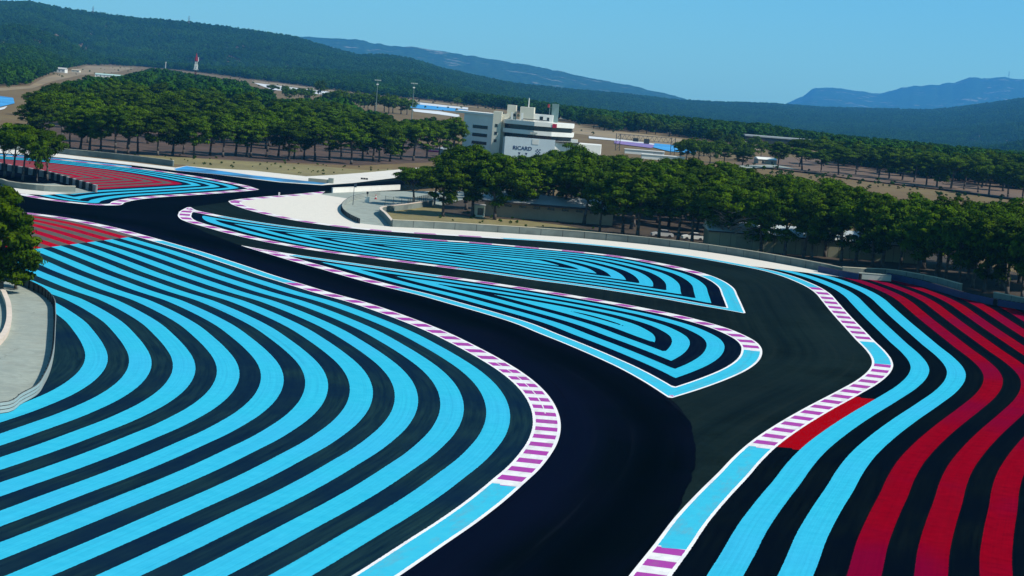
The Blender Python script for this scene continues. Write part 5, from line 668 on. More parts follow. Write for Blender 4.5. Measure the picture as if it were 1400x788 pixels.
# small trackside things
x, y = S['flagpole']; r0 = empty("flagpole", (x, y, 0), 0, "thin dark flagpole beside the curved steel barrier", "pole")
M_POLE = flat("dark_pole_paint", (.025, .05, .085), .5, .1)
MB().tube((0, 0, 0), (0, 0, 4.6), .07, .045, 8).build("pole", M_POLE, r0); MB().tube((0, 0, 0), (0, 0, .12), .22, .2, 10).build("foot", M_CONC, r0); MB().box(-.03, .5, -.02, .02, 3.7, 4.5).build("furled_flag", M_POLE, r0)
x, y = S['marshal']; r0 = empty("marshal_post", (x, y, 0), 0, "white marshal box with a dark signal lamp on its post", "marshal post")
MB().box(-.45, .45, -.4, .4, 0, 1.15).build("box", M_WHT, r0); MB().box(-.5, .5, -.45, .45, 1.153, 1.22).build("lid", M_STEEL, r0)
MB().tube((0, .1, 1.22), (0, .1, 2.0), .05, .05, 6).build("post", M_DARK, r0); MB().box(-.2, .2, -.02, .2, 1.85, 2.35).build("lamp_head", M_DARK, r0)
x, y = S['cone']; r0 = empty("traffic_cone", (x, y, 0), 0, "red and white traffic cone beside the marshal box", "cone")
M_RED = flat("red_plastic", (.42, .04, .05), .5, .1)
MB().box(-.3, .3, -.3, .3, 0, .06).build("foot", M_RED, r0)
mb = MB(); mb.tube((0, 0, .06), (0, 0, .45), .25, .18, 10, False); mb.tube((0, 0, .75), (0, 0, 1.15), .12, .04, 10); mb.build("body", M_RED, r0)
MB().tube((0, 0, .45), (0, 0, .75), .18, .12, 10, False).build("sleeve", M_WHT, r0)
x, y = S['post']; r0 = empty("marker_post", (x, y, 0), 0, "short white marker post on the point of white run-off", "post")
MB().box(-.16, .16, -.08, .08, 0, .95).build("board", M_WHT, r0); MB().box(-.26, .26, -.2, .2, 0, .06).build("foot", M_RED, r0)

# ------------------------------------------------------------------ buildings
M_GLASS = flat("dark_glazing", (.012, .018, .028), .25, .1, .3, spec=.6)
M_ROOFG = flat("grey_roofing", (.42, .45, .46), .8, .06, .4)
M_CREAMW = flat("cream_render", (.62, .60, .50), .85, .05, .3)
M_BROWN = flat("brown_panel", (.085, .05, .045), .7, .15, .6)
bx, by = S['bld']; K = 3.81
root = empty("circuit_building", (bx, by, 0), R_(-3), "stepped white circuit building with dark window bands and sponsor wall", "building")
def X_(u): return (u-700)/K
def part(name, mat, *boxes):
    mb = MB()
    for b_ in boxes: mb.box(*b_)
    return mb.build(name, mat, root)
# left wing, set back at an angle
mb = MB(); q = [(X_(626), 14), (X_(670), 4), (X_(670), 18), (X_(626), 28)]; mb.prism(q, 0, 14.2); wing = mb.build("wing", M_WHT, root)
mb = MB(); mb.prism([(X_(612), 16.6), (X_(670), 3.4), (X_(670), 18.5), (X_(612), 31)], 14.203, 15.0); mb.build("roof_slab", M_WHT, root)
def on_wing(u0, u1, z0, z1, t_=.12):
    def pt(u): k = (u-626)/44; return Vector((X_(626)+k*(X_(670)-X_(626)), 14-10*k))
    a, b_ = pt(u0), pt(u1); return [(a.x-.03, a.y-t_), (b_.x-.03, b_.y-t_), (b_.x, b_.y+.05), (a.x, a.y+.05)], z0, z1
for z0, z1 in ((9.2, 10.4), (6.3, 7.5), (3.5, 4.6)):
    mb = MB(); mb.prism(*on_wing(640, 662, z0, z1)); mb.build("window_band", M_GLASS, root)
# stair tower
part("stair_tower", M_CREAMW, (X_(669.5), X_(681), 2, 9, 0, 16.0))
for z_ in (10.4, 7.6, 4.9): part("window", M_GLASS, (X_(673), X_(676.5), 1.93, 2.1, z_, z_+1.1))
part("link_block", M_CREAMW, (X_(681), X_(690), 5, 14, 0, 15.2))
part("window", M_GLASS, (X_(686), X_(690), 4.93, 5.1, 12.9, 13.5))
# main prow: stacked floors
def prow(z0, z1, e=0.0, name="floor_band", mat=M_WHT, setb=0.0):
    q = [(X_(686)-e, 3+setb), (X_(728), -5-e+setb), (X_(752), -4.2-e+setb), (X_(778)+e, 2+setb), (X_(778)+e, 16), (X_(686)-e, 16)]
    mb = MB(); mb.prism(q, z0, z1); return mb.build(name, mat, root)
prow(0, 7.2, .2, "ground_floor"); prow(7.203, 8.8, 0, "window_band", M_GLASS, 1.6)
prow(8.803, 10.3, .6, "balcony_band"); prow(10.303, 12.0, 0, "window_band", M_GLASS, 1.4); prow(12.003, 13.5, .5, "parapet")
part("brown_recess", M_BROWN, (X_(720), X_(752), -3.55, -3.2, 7.3, 8.6))
part("terrace_roof", flat("dark_roofing", (.05, .05, .055), .9, .2, .5), (X_(735), X_(790), -6, 10, 6.9, 7.18))
# roof huts
part("roof_hut", M_CREAMW, (X_(687), X_(699), 6, 12, 13.503, 18.6)); part("roof_hut", M_CREAMW, (X_(705.5), X_(724.5), 3, 11, 13.503, 18.3))
part("roof_hut", M_WHT, (X_(724.6), X_(751), 4, 10, 13.503, 16.1))
part("window", M_GLASS, (X_(733), X_(737.5), 3.93, 4.1, 14.2, 15.4)); part("window", M_GLASS, (X_(743), X_(746), 3.93, 4.1, 14.2, 15.2)); part("window", M_GLASS, (X_(695), X_(699.4), 5.93, 6.1, 14.6, 15.6))
for u in (694, 708): part("pillar", M_WHT, (X_(u), X_(u+2.6), .5, 1.2, 13.503, 16.2))
part("rooftop_shade", flat("roof_shade", (.02, .025, .03), .8, .1), (X_(711), X_(747), -1, 1.5, 14.0, 14.25))
mb = MB(); mb.tube((X_(716), 6, 18.3), (X_(716), 6, 21.6), .22, .16, 8); mb.build("mast", M_WHT, root)
glt = flat("green_glass_cladding", (.16, .25, .25), .4, .15, .5, spec=.5)
part("glass_tower", glt, (X_(748), X_(757), 8, 11, 0, 20.2))
mb = MB(); mb.tube((X_(745.5), 5, 16.1), (X_(745.5), 5, 20.0), .06, .05, 6); mb.build("flag_staff", M_STEEL, root)
part("flag", M_RED, (X_(742.5), X_(745.3), 4.97, 5.03, 18.8, 20.0))
part("red_emblem", flat("red_sign", (.50, .01, .06), .6, .15, 1.0), (X_(752.5), X_(758.5), -4.9, -4.75, 11.9, 13.3))
part("balcony_sign", flat("grey_sign", (.45, .46, .42), .7, .1), (X_(723), X_(733), -5.75, -5.64, 9.1, 9.8))
# sponsor wall facing the track
part("sponsor_wall", flat("pale_blue_render", (.62, .70, .74), .85, .05, .3), (X_(690), X_(758), -6.2, -5.8, 0, 7.6))
part("sign_board", M_WHT, (X_(727), X_(736), -6.3, -6.203, 5.5, 7.3))
M_INK = flat("dark_blue_letters", (.015, .03, .12), .7, .1)
def text(body, size, loc, mat, parent, name="lettering"):
    cu = bpy.data.curves.new(name, 'FONT'); cu.body = body; cu.size = size; cu.extrude = .02; cu.align_x = 'LEFT'
    o = bpy.data.objects.new(name, cu); COL.objects.link(o); o.parent = parent; o.location = loc; o.rotation_euler = (R_(90), 0, 0); cu.materials.append(mat); cu.offset = .03
    bpy.context.view_layer.update(); me = bpy.data.meshes.new_from_object(o.evaluated_get(bpy.context.evaluated_depsgraph_get())); ml_ = o.matrix_local.copy()
    bpy.data.objects.remove(o); o = link(name, me, None, parent); o.location = loc; o.rotation_euler = (R_(90), 0, 0)
    if not me.materials: me.materials.append(mat)
    return o
text("RICARD", 1.9, (X_(701.5), -6.25, 3.2), M_INK, root)
mb = MB()
for u in (709, 718.5): mb.v += [(X_(u), -6.22, 2.3), (X_(u+3.4), -6.22, 2.3), (X_(u+1.7), -6.22, 1.2)]; n_ = len(mb.v); mb.f.append((n_-3, n_-1, n_-2))
mb.build("emblem", M_INK, root)
mb = MB()
for i in range(4):
    for j in range(4):
        if (i+j) % 2 == 0 or i == j: x0 = X_(732.5)+i*.45; mb.box(x0, x0+.42, -6.23, -6.203, 2.0+j*.5, 2.45+j*.5)
mb.build("emblem", M_INK, root)
# right wing, falling away to the right
mb = MB(); mb.prism([(X_(758), -5.6), (X_(782), -4.2), (X_(788), -4.0), (X_(820), -2.2), (X_(820), 12), (X_(758), 12)], 0, 6.9); mb.build("right_wing", M_WHT, root)
mb = MB(); mb.prism([(X_(779), -4.1), (X_(788), -3.8), (X_(788), -1), (X_(779), -1)], 6.903, 8.3); mb.build("stair_head", M_WHT, root)
part("window", M_GLASS, (X_(781), X_(786), -4.6, -3.2, 4.9, 6.2))
root = None

def house(loc, w_, h_, d_, rz, label, wall=M_WHT, roof=None, cat="house", group=None, gab='x', rh=.45):
    r = empty(cat.replace(' ', '_'), (loc[0], loc[1], 0), rz, label, cat, group)
    MB().box(-w_/2, w_/2, 0, d_, 0, h_*.72).build("wall", wall, r)
    MB().gable(-w_/2-.3, w_/2+.3, -.3, d_+.3, h_*.72+.003, h_, gab).build("roof", roof or M_ROOFG, r)
    n = max(1, int(w_/3.2))
    for i in range(n):
        x0 = -w_/2+w_*(i+.5)/n; MB().box(x0-.4, x0+.4, -.03, .05, h_*.22, h_*.52).build("window", M_GLASS, r)
    return r
def gz(x, y): return float(height(np.array([x]), np.array([y]))[0])
HL = [("white house with pale roof beside dark bushes right of the circuit building", M_WHT, flat("bright_roof", (.66, .66, .60), .8, .08)),
      ("small pale house right of the white house by the dark bushes", M_CREAMW, M_ROOFG),
      ("tiny white hut at the far field edge right of the bushes", M_WHT, flat("white_tin", (.7, .7, .7), .6, .05)),
      ("pale two-storey house behind the right end of the circuit building", M_CREAMW, M_ROOFG),
      ("white house at the forest edge above the far-left bare field", M_WHT, flat("grey_tiles", (.45, .44, .42), .8, .1)),
      ("low tan shed on the far-left bare slope", M_CREAMW, flat("sandy_roof", (.45, .36, .26), .8, .1)),
      ("small white hut among the far tree tops of the left wood", M_WHT, flat("white_tin2", (.7, .7, .7), .6, .05)),
      ("white-roofed tan pavilion by the track left of the right pine wood", flat("tan_render", (.40, .32, .24), .85, .1), M_WHT),
      ("long pale shed behind the left wood near the round trees", M_WHT, flat("pale_green_roof", (.45, .55, .50), .8, .08)),
      ("small beige shed beside the round trees behind the left wood", M_CREAMW, flat("beige_roof", (.52, .45, .36), .8, .08))]
for (x, y, w_, h_, d_), (lab, wm_, rm_) in zip(S['houses'], HL):
    r = house((x, y), w_, h_, d_, R_(random.Random(int(x)).uniform(-8, 8)), lab, wm_, rm_); r.location.z = max(0, gz(x, y))
x, y, w_, h_, d_ = S['greenroof']; house((x, y), w_, h_, d_, R_(4), "long low building with pale green roof on the far-left field", M_WHT, flat("pale_green_tin", (.40, .56, .52), .7, .06), "building")
x, y, w_, h_, d_ = S['longgrey']; house((x, y), w_, h_, d_, R_(-5), "long low grey shed beyond the brown field", M_ROOFG, M_ROOFG, "shed")
x, y, w_, h_, d_ = S['hangar']; r = empty("hangar", (x, y, 0), R_(-2), "very long low dark hangar with a thin pale roof edge", "hangar")
MB().box(-w_/2, w_/2, 0, d_, 0, h_).build("wall", flat("dark_cladding", (.035, .045, .04), .8, .15, .3), r); MB().box(-w_/2-.4, w_/2+.4, -.5, d_+.4, h_+.003, h_+.9).build("roof", M_ROOFG, r)
mb = MB(); mb.box(-w_/2+1, -w_/2+12, -.06, .05, .3, h_-.5); mb.build("door", M_BROWN, r)
x, y, w_, h_, d_ = S['barn']; house((x, y), w_, h_, d_, R_(14), "grey gabled barn at the foot of the circuit building beside pines", flat("blue_grey_cladding", (.35, .40, .42), .8, .08), M_ROOFG, "barn", None, 'y')
x, y, w_, h_, d_ = S['canopy']; r = empty("canopy", (x, y, 0), 0, "magenta canopy on thin posts at the wood's right end", "canopy")
MB().box(-w_/2, w_/2, 0, d_, h_-.5, h_).build("awning", flat("magenta_canvas", (.48, .04, .20), .7, .1), r)
mb = MB(); [mb.tube((a, b, 0), (a, b, h_-.5), .06, .06, 6) for a in (-w_/2+.1, w_/2-.1) for b in (.1, d_-.1)]; mb.build("post", M_STEEL, r)
TL = ["white tent among the trees behind the left wood", "purple and white tent beside the left wood's far tree tops", "white arched tent by the far track right of the gantry"]
TM = [M_WHT, flat("purple_canvas", (.18, .13, .42), .7, .1), M_WHT]
for i, (x, y, w_, h_, d_) in enumerate(S['tents']):
    r = empty("tent", (x, y, 0), 0, TL[i], "tent"); MB().box(-w_/2, w_/2, 0, d_, 0, h_*.6).build("side_wall", M_WHT, r)
    if i < 2: MB().gable(-w_/2-.15, w_/2+.15, -.15, d_+.15, h_*.6+.003, h_, 'y').build("roof", TM[i], r)
    else:
        mb = MB(); mb.prism([(0, 0)]*0 or [(-w_/2, 0), (w_/2, 0), (w_/2, d_), (-w_/2, d_)], h_*.6+.003, h_*.7)
        for k in range(8):
            a0 = math.pi*k/8; a1 = math.pi*(k+1)/8; n_ = len(mb.v); z0 = h_*.7
            mb.v += [(w_/2*math.cos(a0), 0, z0+1.2*math.sin(a0)), (w_/2*math.cos(a1), 0, z0+1.2*math.sin(a1)), (w_/2*math.cos(a1), d_, z0+1.2*math.sin(a1)), (w_/2*math.cos(a0), d_, z0+1.2*math.sin(a0)), (0, 0, z0)]
            mb.f += [(n_, n_+1, n_+2, n_+3), (n_+4, n_+1, n_)]
        mb.build("roof", M_WHT, r)
# tan garage block among the middle pines
x0, x1, y0 = S['tan_bld']; r = empty("garage_block", (x0, y0, 0), 0, "long tan garage block with deep dark eaves among the middle pines", "building"); w_ = x1-x0
MB().box(0, w_, 0, 9, 0, 3.0).build("wall", flat("tan_plaster", (.38, .30, .22), .9, .08, .6), r)
MB().box(-.6, w_+.6, -1.6, 9.6, 3.003, 3.35).build("eaves", flat("eaves_dark", (.04, .04, .04), .9, .1), r)
MB().gable(-.5, w_+.5, -1.3, 9.5, 3.353, 4.9).build("roof", M_ROOFG, r)
for i in range(9):
    a = 1.2+i*(w_-3)/8; MB().box(a, a+1.4, -.05, .05, 2.25, 2.75).build("window", M_GLASS, r)
x, y, w_, h_, d_ = S['hut']; r = empty("white_hut", (x, y, 0), 0, "small cream hut with a dark opening left of the tan garage block", "hut")
MB().box(-w_/2, w_/2, 0, d_, 0, h_).build("wall", M_CREAMW, r); MB().box(-w_/2-.15, w_/2+.15, -.2, d_+.15, h_+.003, h_+.14).build("roof", M_ROOFG, r); MB().box(-.1, w_/2-.25, -.04, .05, .5, 1.9).build("opening", M_GLASS, r)
# warehouse
x0, x1, y0 = S['warehouse']; r = empty("warehouse", (x0, y0, 0), 0, "long olive warehouse with pale metal roof behind the middle pines", "warehouse"); w_ = x1-x0
MB().box(0, w_, 0, 11, 0, 3.3).build("wall", flat("olive_cladding", (.20, .20, .14), .85, .08, .6), r)
MB().box(-.15, w_+.15, -.35, -.005, 3.1, 3.32).build("gutter", M_DARK, r)
MB().gable(-.3, w_+.3, -.4, 11.4, 3.323, 4.9).build("roof", flat("pale_metal_roof", (.42, .48, .50), .55, .06, .4), r)
mb = MB(); [mb.box(a, a+.05, -.02, .02, .1, 3.0) for a in np.arange(2, w_, 2.0)]; mb.build("panel_joint", M_DARK, r)
for a in (5.0, 17.0, 28.0): MB().box(a, a+2.8, -.05, .05, .05, 2.6).build("door", flat("warehouse_door", (.15, .15, .11), .7, .1), r)
# pit walls and gantry
for i, (a, b) in enumerate(S['pitwalls']):
    r = empty("pit_building", (a[0], a[1], 0), R_(-1), ["long white low roof by the far blue track, upper one", "long white low roof by the far blue track, lower one above the tree tops"][i], "building"); L_ = b[0]-a[0]
    MB().box(0, L_, 0, 5, 0, 1.7).build("wall", M_WHT, r); MB().box(-.2, L_+.2, -.25, 5.2, 1.703, 1.95).build("roof", M_WHT, r); MB().box(L_*.72, L_*.95, -.04, .05, .3, 1.3).build("window", M_ROOFG, r)
a, b = [Vector((*p_, 0)) for p_ in S['gantry']]; r = empty("start_gantry", a, 0, "dark lattice gantry spanning the far straight", "gantry"); M_TR = flat("dark_truss_paint", (.03, .045, .06), .6, .1); e = b-a
mb = MB(); n_ = 12
for zt in (5.3, 7.4): mb.tube((0, 0, zt), (e.x, e.y, zt), .10, .10, 6)
for i in range(n_):
    p0 = e*(i/n_); p1 = e*((i+.5)/n_); p2 = e*((i+1)/n_); mb.tube((p0.x, p0.y, 5.3), (p1.x, p1.y, 7.4), .07, .07, 5); mb.tube((p1.x, p1.y, 7.4), (p2.x, p2.y, 5.3), .07, .07, 5)
mb.build("truss", M_TR, r)
for q in (Vector((0, 0, 0)), e):
    mb = MB(); mb.tube((q.x-.6, q.y, 0), (q.x-.6, q.y, 7.6), .16, .16, 6); mb.tube((q.x+1.2, q.y, 0), (q.x+1.2, q.y, 7.6), .16, .16, 6)
    for k in range(4): mb.tube((q.x-.6, q.y, 1.8*k), (q.x+1.2, q.y, 1.8*k+1.8), .06, .06, 5)
    mb.build("leg", M_TR, r)
mb = MB(); mb.box(e.x*.28, e.x*.38, -.3+e.y*.3, .3+e.y*.3, 4.6, 6.2); mb.box(e.x*.48, e.x*.58, -.3+e.y*.5, .3+e.y*.5, 4.0, 6.2); mb.build("hanging_board", M_TR, r)

# red and white mast
x, y = S['tower']; r = empty("radio_mast", (x, y, 0), 0, "red and white lattice radio mast rising above the left pine wood", "mast")
M_MW = flat("mast_white", (.72, .74, .72), .6, .06); M_MR = flat("mast_red", (.30, .012, .03), .6, .1)
def lattice(z0, z1, w0, w1, mat, name):
    mb = MB(); n_ = max(2, int((z1-z0)/1.6)); cs = [(-1, -1), (1, -1), (1, 1), (-1, 1)]
    for sx, sy in cs: mb.tube((sx*w0, sy*w0, z0), (sx*w1, sy*w1, z1), .17, .15, 5)
    for i in range(n_):
        for a_, b_ in zip(cs, cs[1:]+cs[:1]):
            t0 = i/n_; t1 = (i+1)/n_; wa = w0+(w1-w0)*t0; wb = w0+(w1-w0)*t1
            mb.tube((a_[0]*wa, a_[1]*wa, z0+(z1-z0)*t0), (b_[0]*wb, b_[1]*wb, z0+(z1-z0)*t1), .10, .10, 4); mb.tube((b_[0]*wa, b_[1]*wa, z0+(z1-z0)*t0), (a_[0]*wb, a_[1]*wb, z0+(z1-z0)*t1), .10, .10, 4)
    return mb.build(name, mat, r)
lattice(0, 9.5, 1.0, .9, M_MW, "lattice"); lattice(9.5, 14.5, .6, .5, flat("mast_dark_red", (.10, .02, .03), .6, .1), "lattice"); lattice(14.5, 22, .75, .75, M_MW, "lattice"); lattice(22, 25.5, .9, .8, M_MR, "lattice")
MB().box(-1.9, 1.9, -1.9, 1.9, 15.2, 15.5).build("platform", M_MW, r); MB().box(-1.8, 1.8, -1.8, 1.8, 6.6, 6.9).build("platform", M_MW, r)
mb = MB(); mb.box(-1.5, -.9, -.5, .5, 16, 19.5); mb.box(.9, 1.5, -.5, .5, 16, 19.5); mb.build("aerial_panel", M_MW, r)
mb = MB(); mb.tube((0, 0, 22.5), (0, 0, 25.6), 1.3, 1.0, 8); mb.tube((0, 0, 25.6), (0, 0, 29), .7, .10, 8); mb.build("cap", M_MR, r)
mb = MB(); mb.tube((1.7, 0, 22), (1.7, 0, 25.5), .3, .3, 6); mb.build("aerial", M_MW, r)
# floodlight masts
for k, nm in enumerate(("mast1", "mast2")):
    x, y = S[nm]; r = empty("floodlight_mast", (x, y, 0), R_(10), ["left of the two thin floodlight masts above the pine tops", "right of the two thin floodlight masts, nearer the circuit building"][k], "floodlight mast", "tall floodlight masts")
    M_FM = M_STEEL
    MB().tube((0, 0, 0), (0, 0, 21.6), .27, .17, 10).build("pole", flat("mast_grey_green", (.13, .19, .18), .6, .1), r)
    MB().box(-1.7, 1.7, -.25, .25, 21.603, 22.1).build("head_frame", flat("mast_head", (.25, .27, .27), .6, .1), r)
    MB().box(-.5, .5, -.35, .35, 19.5, 20.1).build("floodlight", M_WHT, r)
    for sx in (-1.3, -.45, .45, 1.3): MB().box(sx-.3, sx+.3, -.45, -.253, 21.65, 22.2).build("floodlight", M_STEEL, r)
x, y = S['column']; r = empty("water_column", (x, y, 0), 0, "thin pale column above the left wood, left of the radio mast", "column")
MB().tube((0, 0, 0), (0, 0, 17.5), .6, .5, 10).build("shaft", M_ROOFG, r); MB().tube((0, 0, 17.5), (0, 0, 18.3), .75, .7, 10).build("cap", M_ROOFG, r)
# pylons on the ridges
for k, (az, el, rd) in enumerate(S['pylons']):
    D_ = 5460 if rd == 1 else D3; x, y = D_*math.sin(az), D_*math.cos(az); z_ = gz(x, y)
    hh = 30 if rd == 1 else 70
    r = empty("pylon", (x, y, z_), 0, ["faint grey lattice pylon on the left ridge, nearer the left edge", "faint grey lattice pylon on the left ridge, above the radio mast", "tiny pylon on the summit of the far right mountain"][k], "pylon")
    mb = MB(); w0 = hh*.09
    for sx, sy in ((-1, -1), (1, -1), (1, 1), (-1, 1)): mb.tube((sx*w0, sy*w0, 0), (0, 0, hh), hh*.012, hh*.008, 4)
    for i in range(6):
        z0 = hh*i/7; wa = w0*(1-i/7); wb = w0*(1-(i+1)/7)
        mb.tube((-wa, -wa, z0), (wb, -wb, hh*(i+1)/7), hh*.006, hh*.006, 4); mb.tube((wa, -wa, z0), (-wb, -wb, hh*(i+1)/7), hh*.006, hh*.006, 4)
    mb.build("lattice", flat("pylon_grey", (.16, .18, .20), .6, .1), r)
    mb = MB(); [mb.box(-hh*.13*s_, hh*.13*s_, -hh*.008, hh*.008, hh*q, hh*(q+.018)) for s_, q in ((1, .72), (.8, .86))]; mb.build("cross_arm", flat("pylon_arm", (.16, .18, .20), .6, .1), r)
# cars seen between the trunks
CL = ["white car parked in the shade between pine trunks and warehouse", "silver car parked under the middle pines left of the warehouse"]
for i, (x, y, *_q) in enumerate(S['cars']):
    r = empty("parked_car", (x, y, 0), R_(8), CL[i], "car", "cars parked under the pines"); pm = M_WHT if i == 0 else flat("silver_paint", (.5, .5, .5), .35, .05, spec=.5)
    mb = MB(); k = 0
    prof = [(-2.1, .35), (-2.1, .8), (-1.6, .95), (-.9, 1.02), (1.75, 1.0), (2.05, .85), (2.1, .35)]
    mb.v = [(a_, s_*.85, z_) for s_ in (-1, 1) for a_, z_ in prof]; n_ = len(prof); mb.f = [tuple(range(n_)), tuple(reversed(range(n_, 2*n_)))]+[(a_, a_+n_, (a_+1) % n_+n_, (a_+1) % n_) for a_ in range(n_)]
    mb.build("body", pm, r)
    mb = MB(); prof = [(-1.0, 1.02), (-.35, 1.45), (1.0, 1.47), (1.6, 1.01)]; mb.v = [(a_, s_*(.76-.12*(z_ > 1.2)), z_) for s_ in (-1, 1) for a_, z_ in prof]; n_ = 4
    mb.f = [tuple(range(n_)), tuple(reversed(range(n_, 2*n_)))]+[(a_, a_+n_, (a_+1) % n_+n_, (a_+1) % n_) for a_ in range(n_)]; mb.build("cabin", M_GLASS, r)
    MB().box(-.3, .95, -.62, .62, 1.472, 1.51).build("roof", pm, r)
    for wx in (-1.35, 1.3):
        for wy in (-.88, .7): MB().tube((wx, wy, .33), (wx, wy+.18, .33), .33, .33, 12).build("wheel", M_DARK, r)

# ------------------------------------------------------------------ trees
def leaf_material(name, c0, c1, c2, broad=0.0):
    m, nt, b = newmat(name); N = NT(nt)
    oi = nt.nodes.new("ShaderNodeObjectInfo"); g = nt.nodes.new("ShaderNodeNewGeometry")
    p = g.outputs["Position"]; a = N.noise(p, .55, 3, .6)
    wide = N.noise(p, .0045, 4, .6)
    col = N.mix(N.map(a, .35, .65, 0, 1), c0, c1); col = N.mix(N.map(wide, .38, .62, broad, 0), col, (c0[0]*.7, c0[1]*.75, c0[2]*1.5)); col = N.mix(N.m('MULTIPLY', oi.outputs["Random"], .6), col, c2); tone = N.map(N.m('FRACT', N.m('MULTIPLY', oi.outputs["Random"], 7.31)), 0, 1, .62, 1.2); col = N.mix(1.0, col, N.vec(tone, tone, tone), 'MULTIPLY')
    nt.links.new(col, b.inputs["Base Color"]); b.inputs["Roughness"].default_value = .7; b.inputs["Specular IOR Level"].default_value = .02
    return m
M_LEAF = leaf_material("pine_needles", (.010, .036, .0002), (.074, .126, .0002), (.028, .062, .0004))
M_LEAFF = leaf_material("far_pine_needles", (.009, .046, .0015), (.050, .118, .0015), (.016, .058, .004), .75)
M_BARK = flat("pine_bark", (.065, .052, .045), .95, .25, 2.0, (.11, .10, .09))
M_DEAD = flat("bare_grey_wood", (.20, .21, .20), .9, .15, 2.0)
def crown_mesh(name, seed, r, z0, z1, nclump, nleaf, leaf, shape='round'):
    rg = np.random.RandomState(seed); hz = (z1-z0)/2; zc = (z0+z1)/2; C = []; tries = 0
    ph = rg.uniform(0, 6.28, 4); sk = rg.uniform(-.16, .16, 2)   # lobes and lean, so no two crowns share an outline
    while len(C) < nclump and tries < 4000:
        tries += 1
        u = rg.uniform(-1, 1, 3); n = np.linalg.norm(u)
        if n > 1 or n < .35: continue
        q = u.copy()
        if shape == 'umbrella':
            q[2] = abs(q[2])*1.0-.25 if rg.rand() < .75 else q[2]*.9
        elif shape == 'cone':
            k = .45+.55*(1-(q[2]+1)/2)**.8; q[0] *= k*1.15; q[1] *= k*1.15
        else: q[2] = q[2] if rg.rand() < .5 else abs(q[2])
        a_ = math.atan2(q[1], q[0]); lob = 1+.20*math.sin(2*a_+ph[0])+.14*math.sin(3*a_+ph[1]+q[2]*2)+.10*math.sin(5*a_+ph[2])
        c = np.array([(q[0]*lob+sk[0]*q[2])*r*.82, (q[1]*lob+sk[1]*q[2])*r*.82, zc+q[2]*hz*(.86+.10*math.sin(a_*2+ph[3]))]); rad = rg.uniform(.12, .30)*r if nclump > 60 else rg.uniform(.17, .34)*r
        C.append((c, rad))
    V = []; 
    for c, rad in C:
        d = rg.normal(size=(nleaf, 3)); d /= np.linalg.norm(d, axis=1)[:, None]
        d[:, 2] = np.where(rg.rand(nleaf) < .7, np.abs(d[:, 2]), d[:, 2])
        rr = rad*rg.uniform(.55, 1.18, nleaf)[:, None]; P = c+d*rr*np.array([1, 1, .62 if nclump > 60 else .72])
        nrm = d+rg.normal(size=(nleaf, 3))*.30+np.array([0, 0, .15]); nrm /= np.linalg.norm(nrm, axis=1)[:, None]
        t = np.cross(nrm, rg.normal(size=(nleaf, 3))); t /= np.linalg.norm(t, axis=1)[:, None]; b = np.cross(nrm, t)
        L = leaf*rg.uniform(.7, 1.35, nleaf)[:, None]
        V.append(np.stack([P-t*L, P-b*L*.5, P+t*L, P+b*L*.5], 1))
    V = np.concatenate(V).reshape(-1, 3); n = len(V)//4; F = np.arange(4*n).reshape(n, 4)
    me = pydata(name, V.tolist(), F.tolist()); me.materials.append(M_LEAF); return me, C
def trunk_mesh(name, seed, C, h0, zt, r0, lean=.09, dead=False):
    rg = random.Random(seed); mb = MB(); lx = rg.uniform(-1, 1)*lean*zt; ly = rg.uniform(-1, 1)*lean*zt
    n = 7; pts = []; rad = []
    for i in range(n+1):
        t = i/n; pts.append((lx*t**1.4+math.sin(t*5+seed)*.10, ly*t**1.4+math.cos(t*4+seed)*.10, zt*t)); rad.append(r0*(1.25 if i == 0 else 1)*(1-.72*t))
    mb.path(pts, rad, 8)
    for c, rr in rg.sample(C, min(9, len(C))):
        k = rg.choice([3, 4, 5, 6]); p = Vector(pts[k]); e = Vector(c); mid = p.lerp(e, .5)+Vector((0, 0, -.25))
        mb.path([tuple(p), tuple(mid), tuple(e)], [r0*.32, r0*.2, r0*.07], 5)
    me = mb.mesh(name); me.materials.append(M_DEAD if dead else M_BARK); me.shade_smooth(); return me
VAR = []
for i in range(11):
    sh = ['round', 'umbrella', 'round', 'umbrella', 'round', 'round', 'umbrella', 'cone', 'round', 'umbrella', 'round'][i]
    zb = [.20, .30, .14, .26, .22, .10, .38, .18, .28, .34, .12][i]*14
    cm, C = crown_mesh("crown", 11+i, 5.0, zb, 14.0, [100, 84, 112, 92, 96, 120, 70, 90, 84, 76, 108][i], 165, .25, sh)
    VAR.append((cm, trunk_mesh("trunk", 31+i, C, 0, 11.2, .30)))
cm, C = crown_mesh("crown", 77, 5.0, .3, 14.0, 85, 170, .30, 'cone'); BUSHY = (cm, trunk_mesh("trunk", 78, C, 0, 11, .3))
cm, C = crown_mesh("crown", 91, 5.0, 1.0, 8.0, 40, 90, .34, 'round'); LOW = (cm, trunk_mesh("trunk", 92, C, 0, 5.5, .26))
trng = random.Random(5)
ORD = ["first", "second", "third", "fourth", "fifth", "sixth", "seventh", "eighth", "ninth", "tenth", "eleventh", "twelfth", "thirteenth", "fourteenth", "fifteenth", "sixteenth", "seventeenth", "eighteenth", "nineteenth", "twentieth",
       "twenty-first", "twenty-second", "twenty-third", "twenty-fourth", "twenty-fifth", "twenty-sixth", "twenty-seventh", "twenty-eighth", "twenty-ninth", "thirtieth", "thirty-first", "thirty-second", "thirty-third", "thirty-fourth", "thirty-fifth", "thirty-sixth"]
def tree(spec, label, group=None, var=None, hvar=14.0, name="pine_tree"):
    x, y, h, w_ = spec
    cmesh, tmesh = var or VAR[trng.randrange(11)]
    r = empty(name, (x, y, -.05), trng.uniform(0, 6.28), label, "tree", group)
    sz = h/hvar; sx = w_/10.0; r.scale = (sx, sx*trng.uniform(.92, 1.08), sz)
    link("crown", cmesh, None, r); link("trunk", tmesh, None, r)
    return r
T = S['trees']
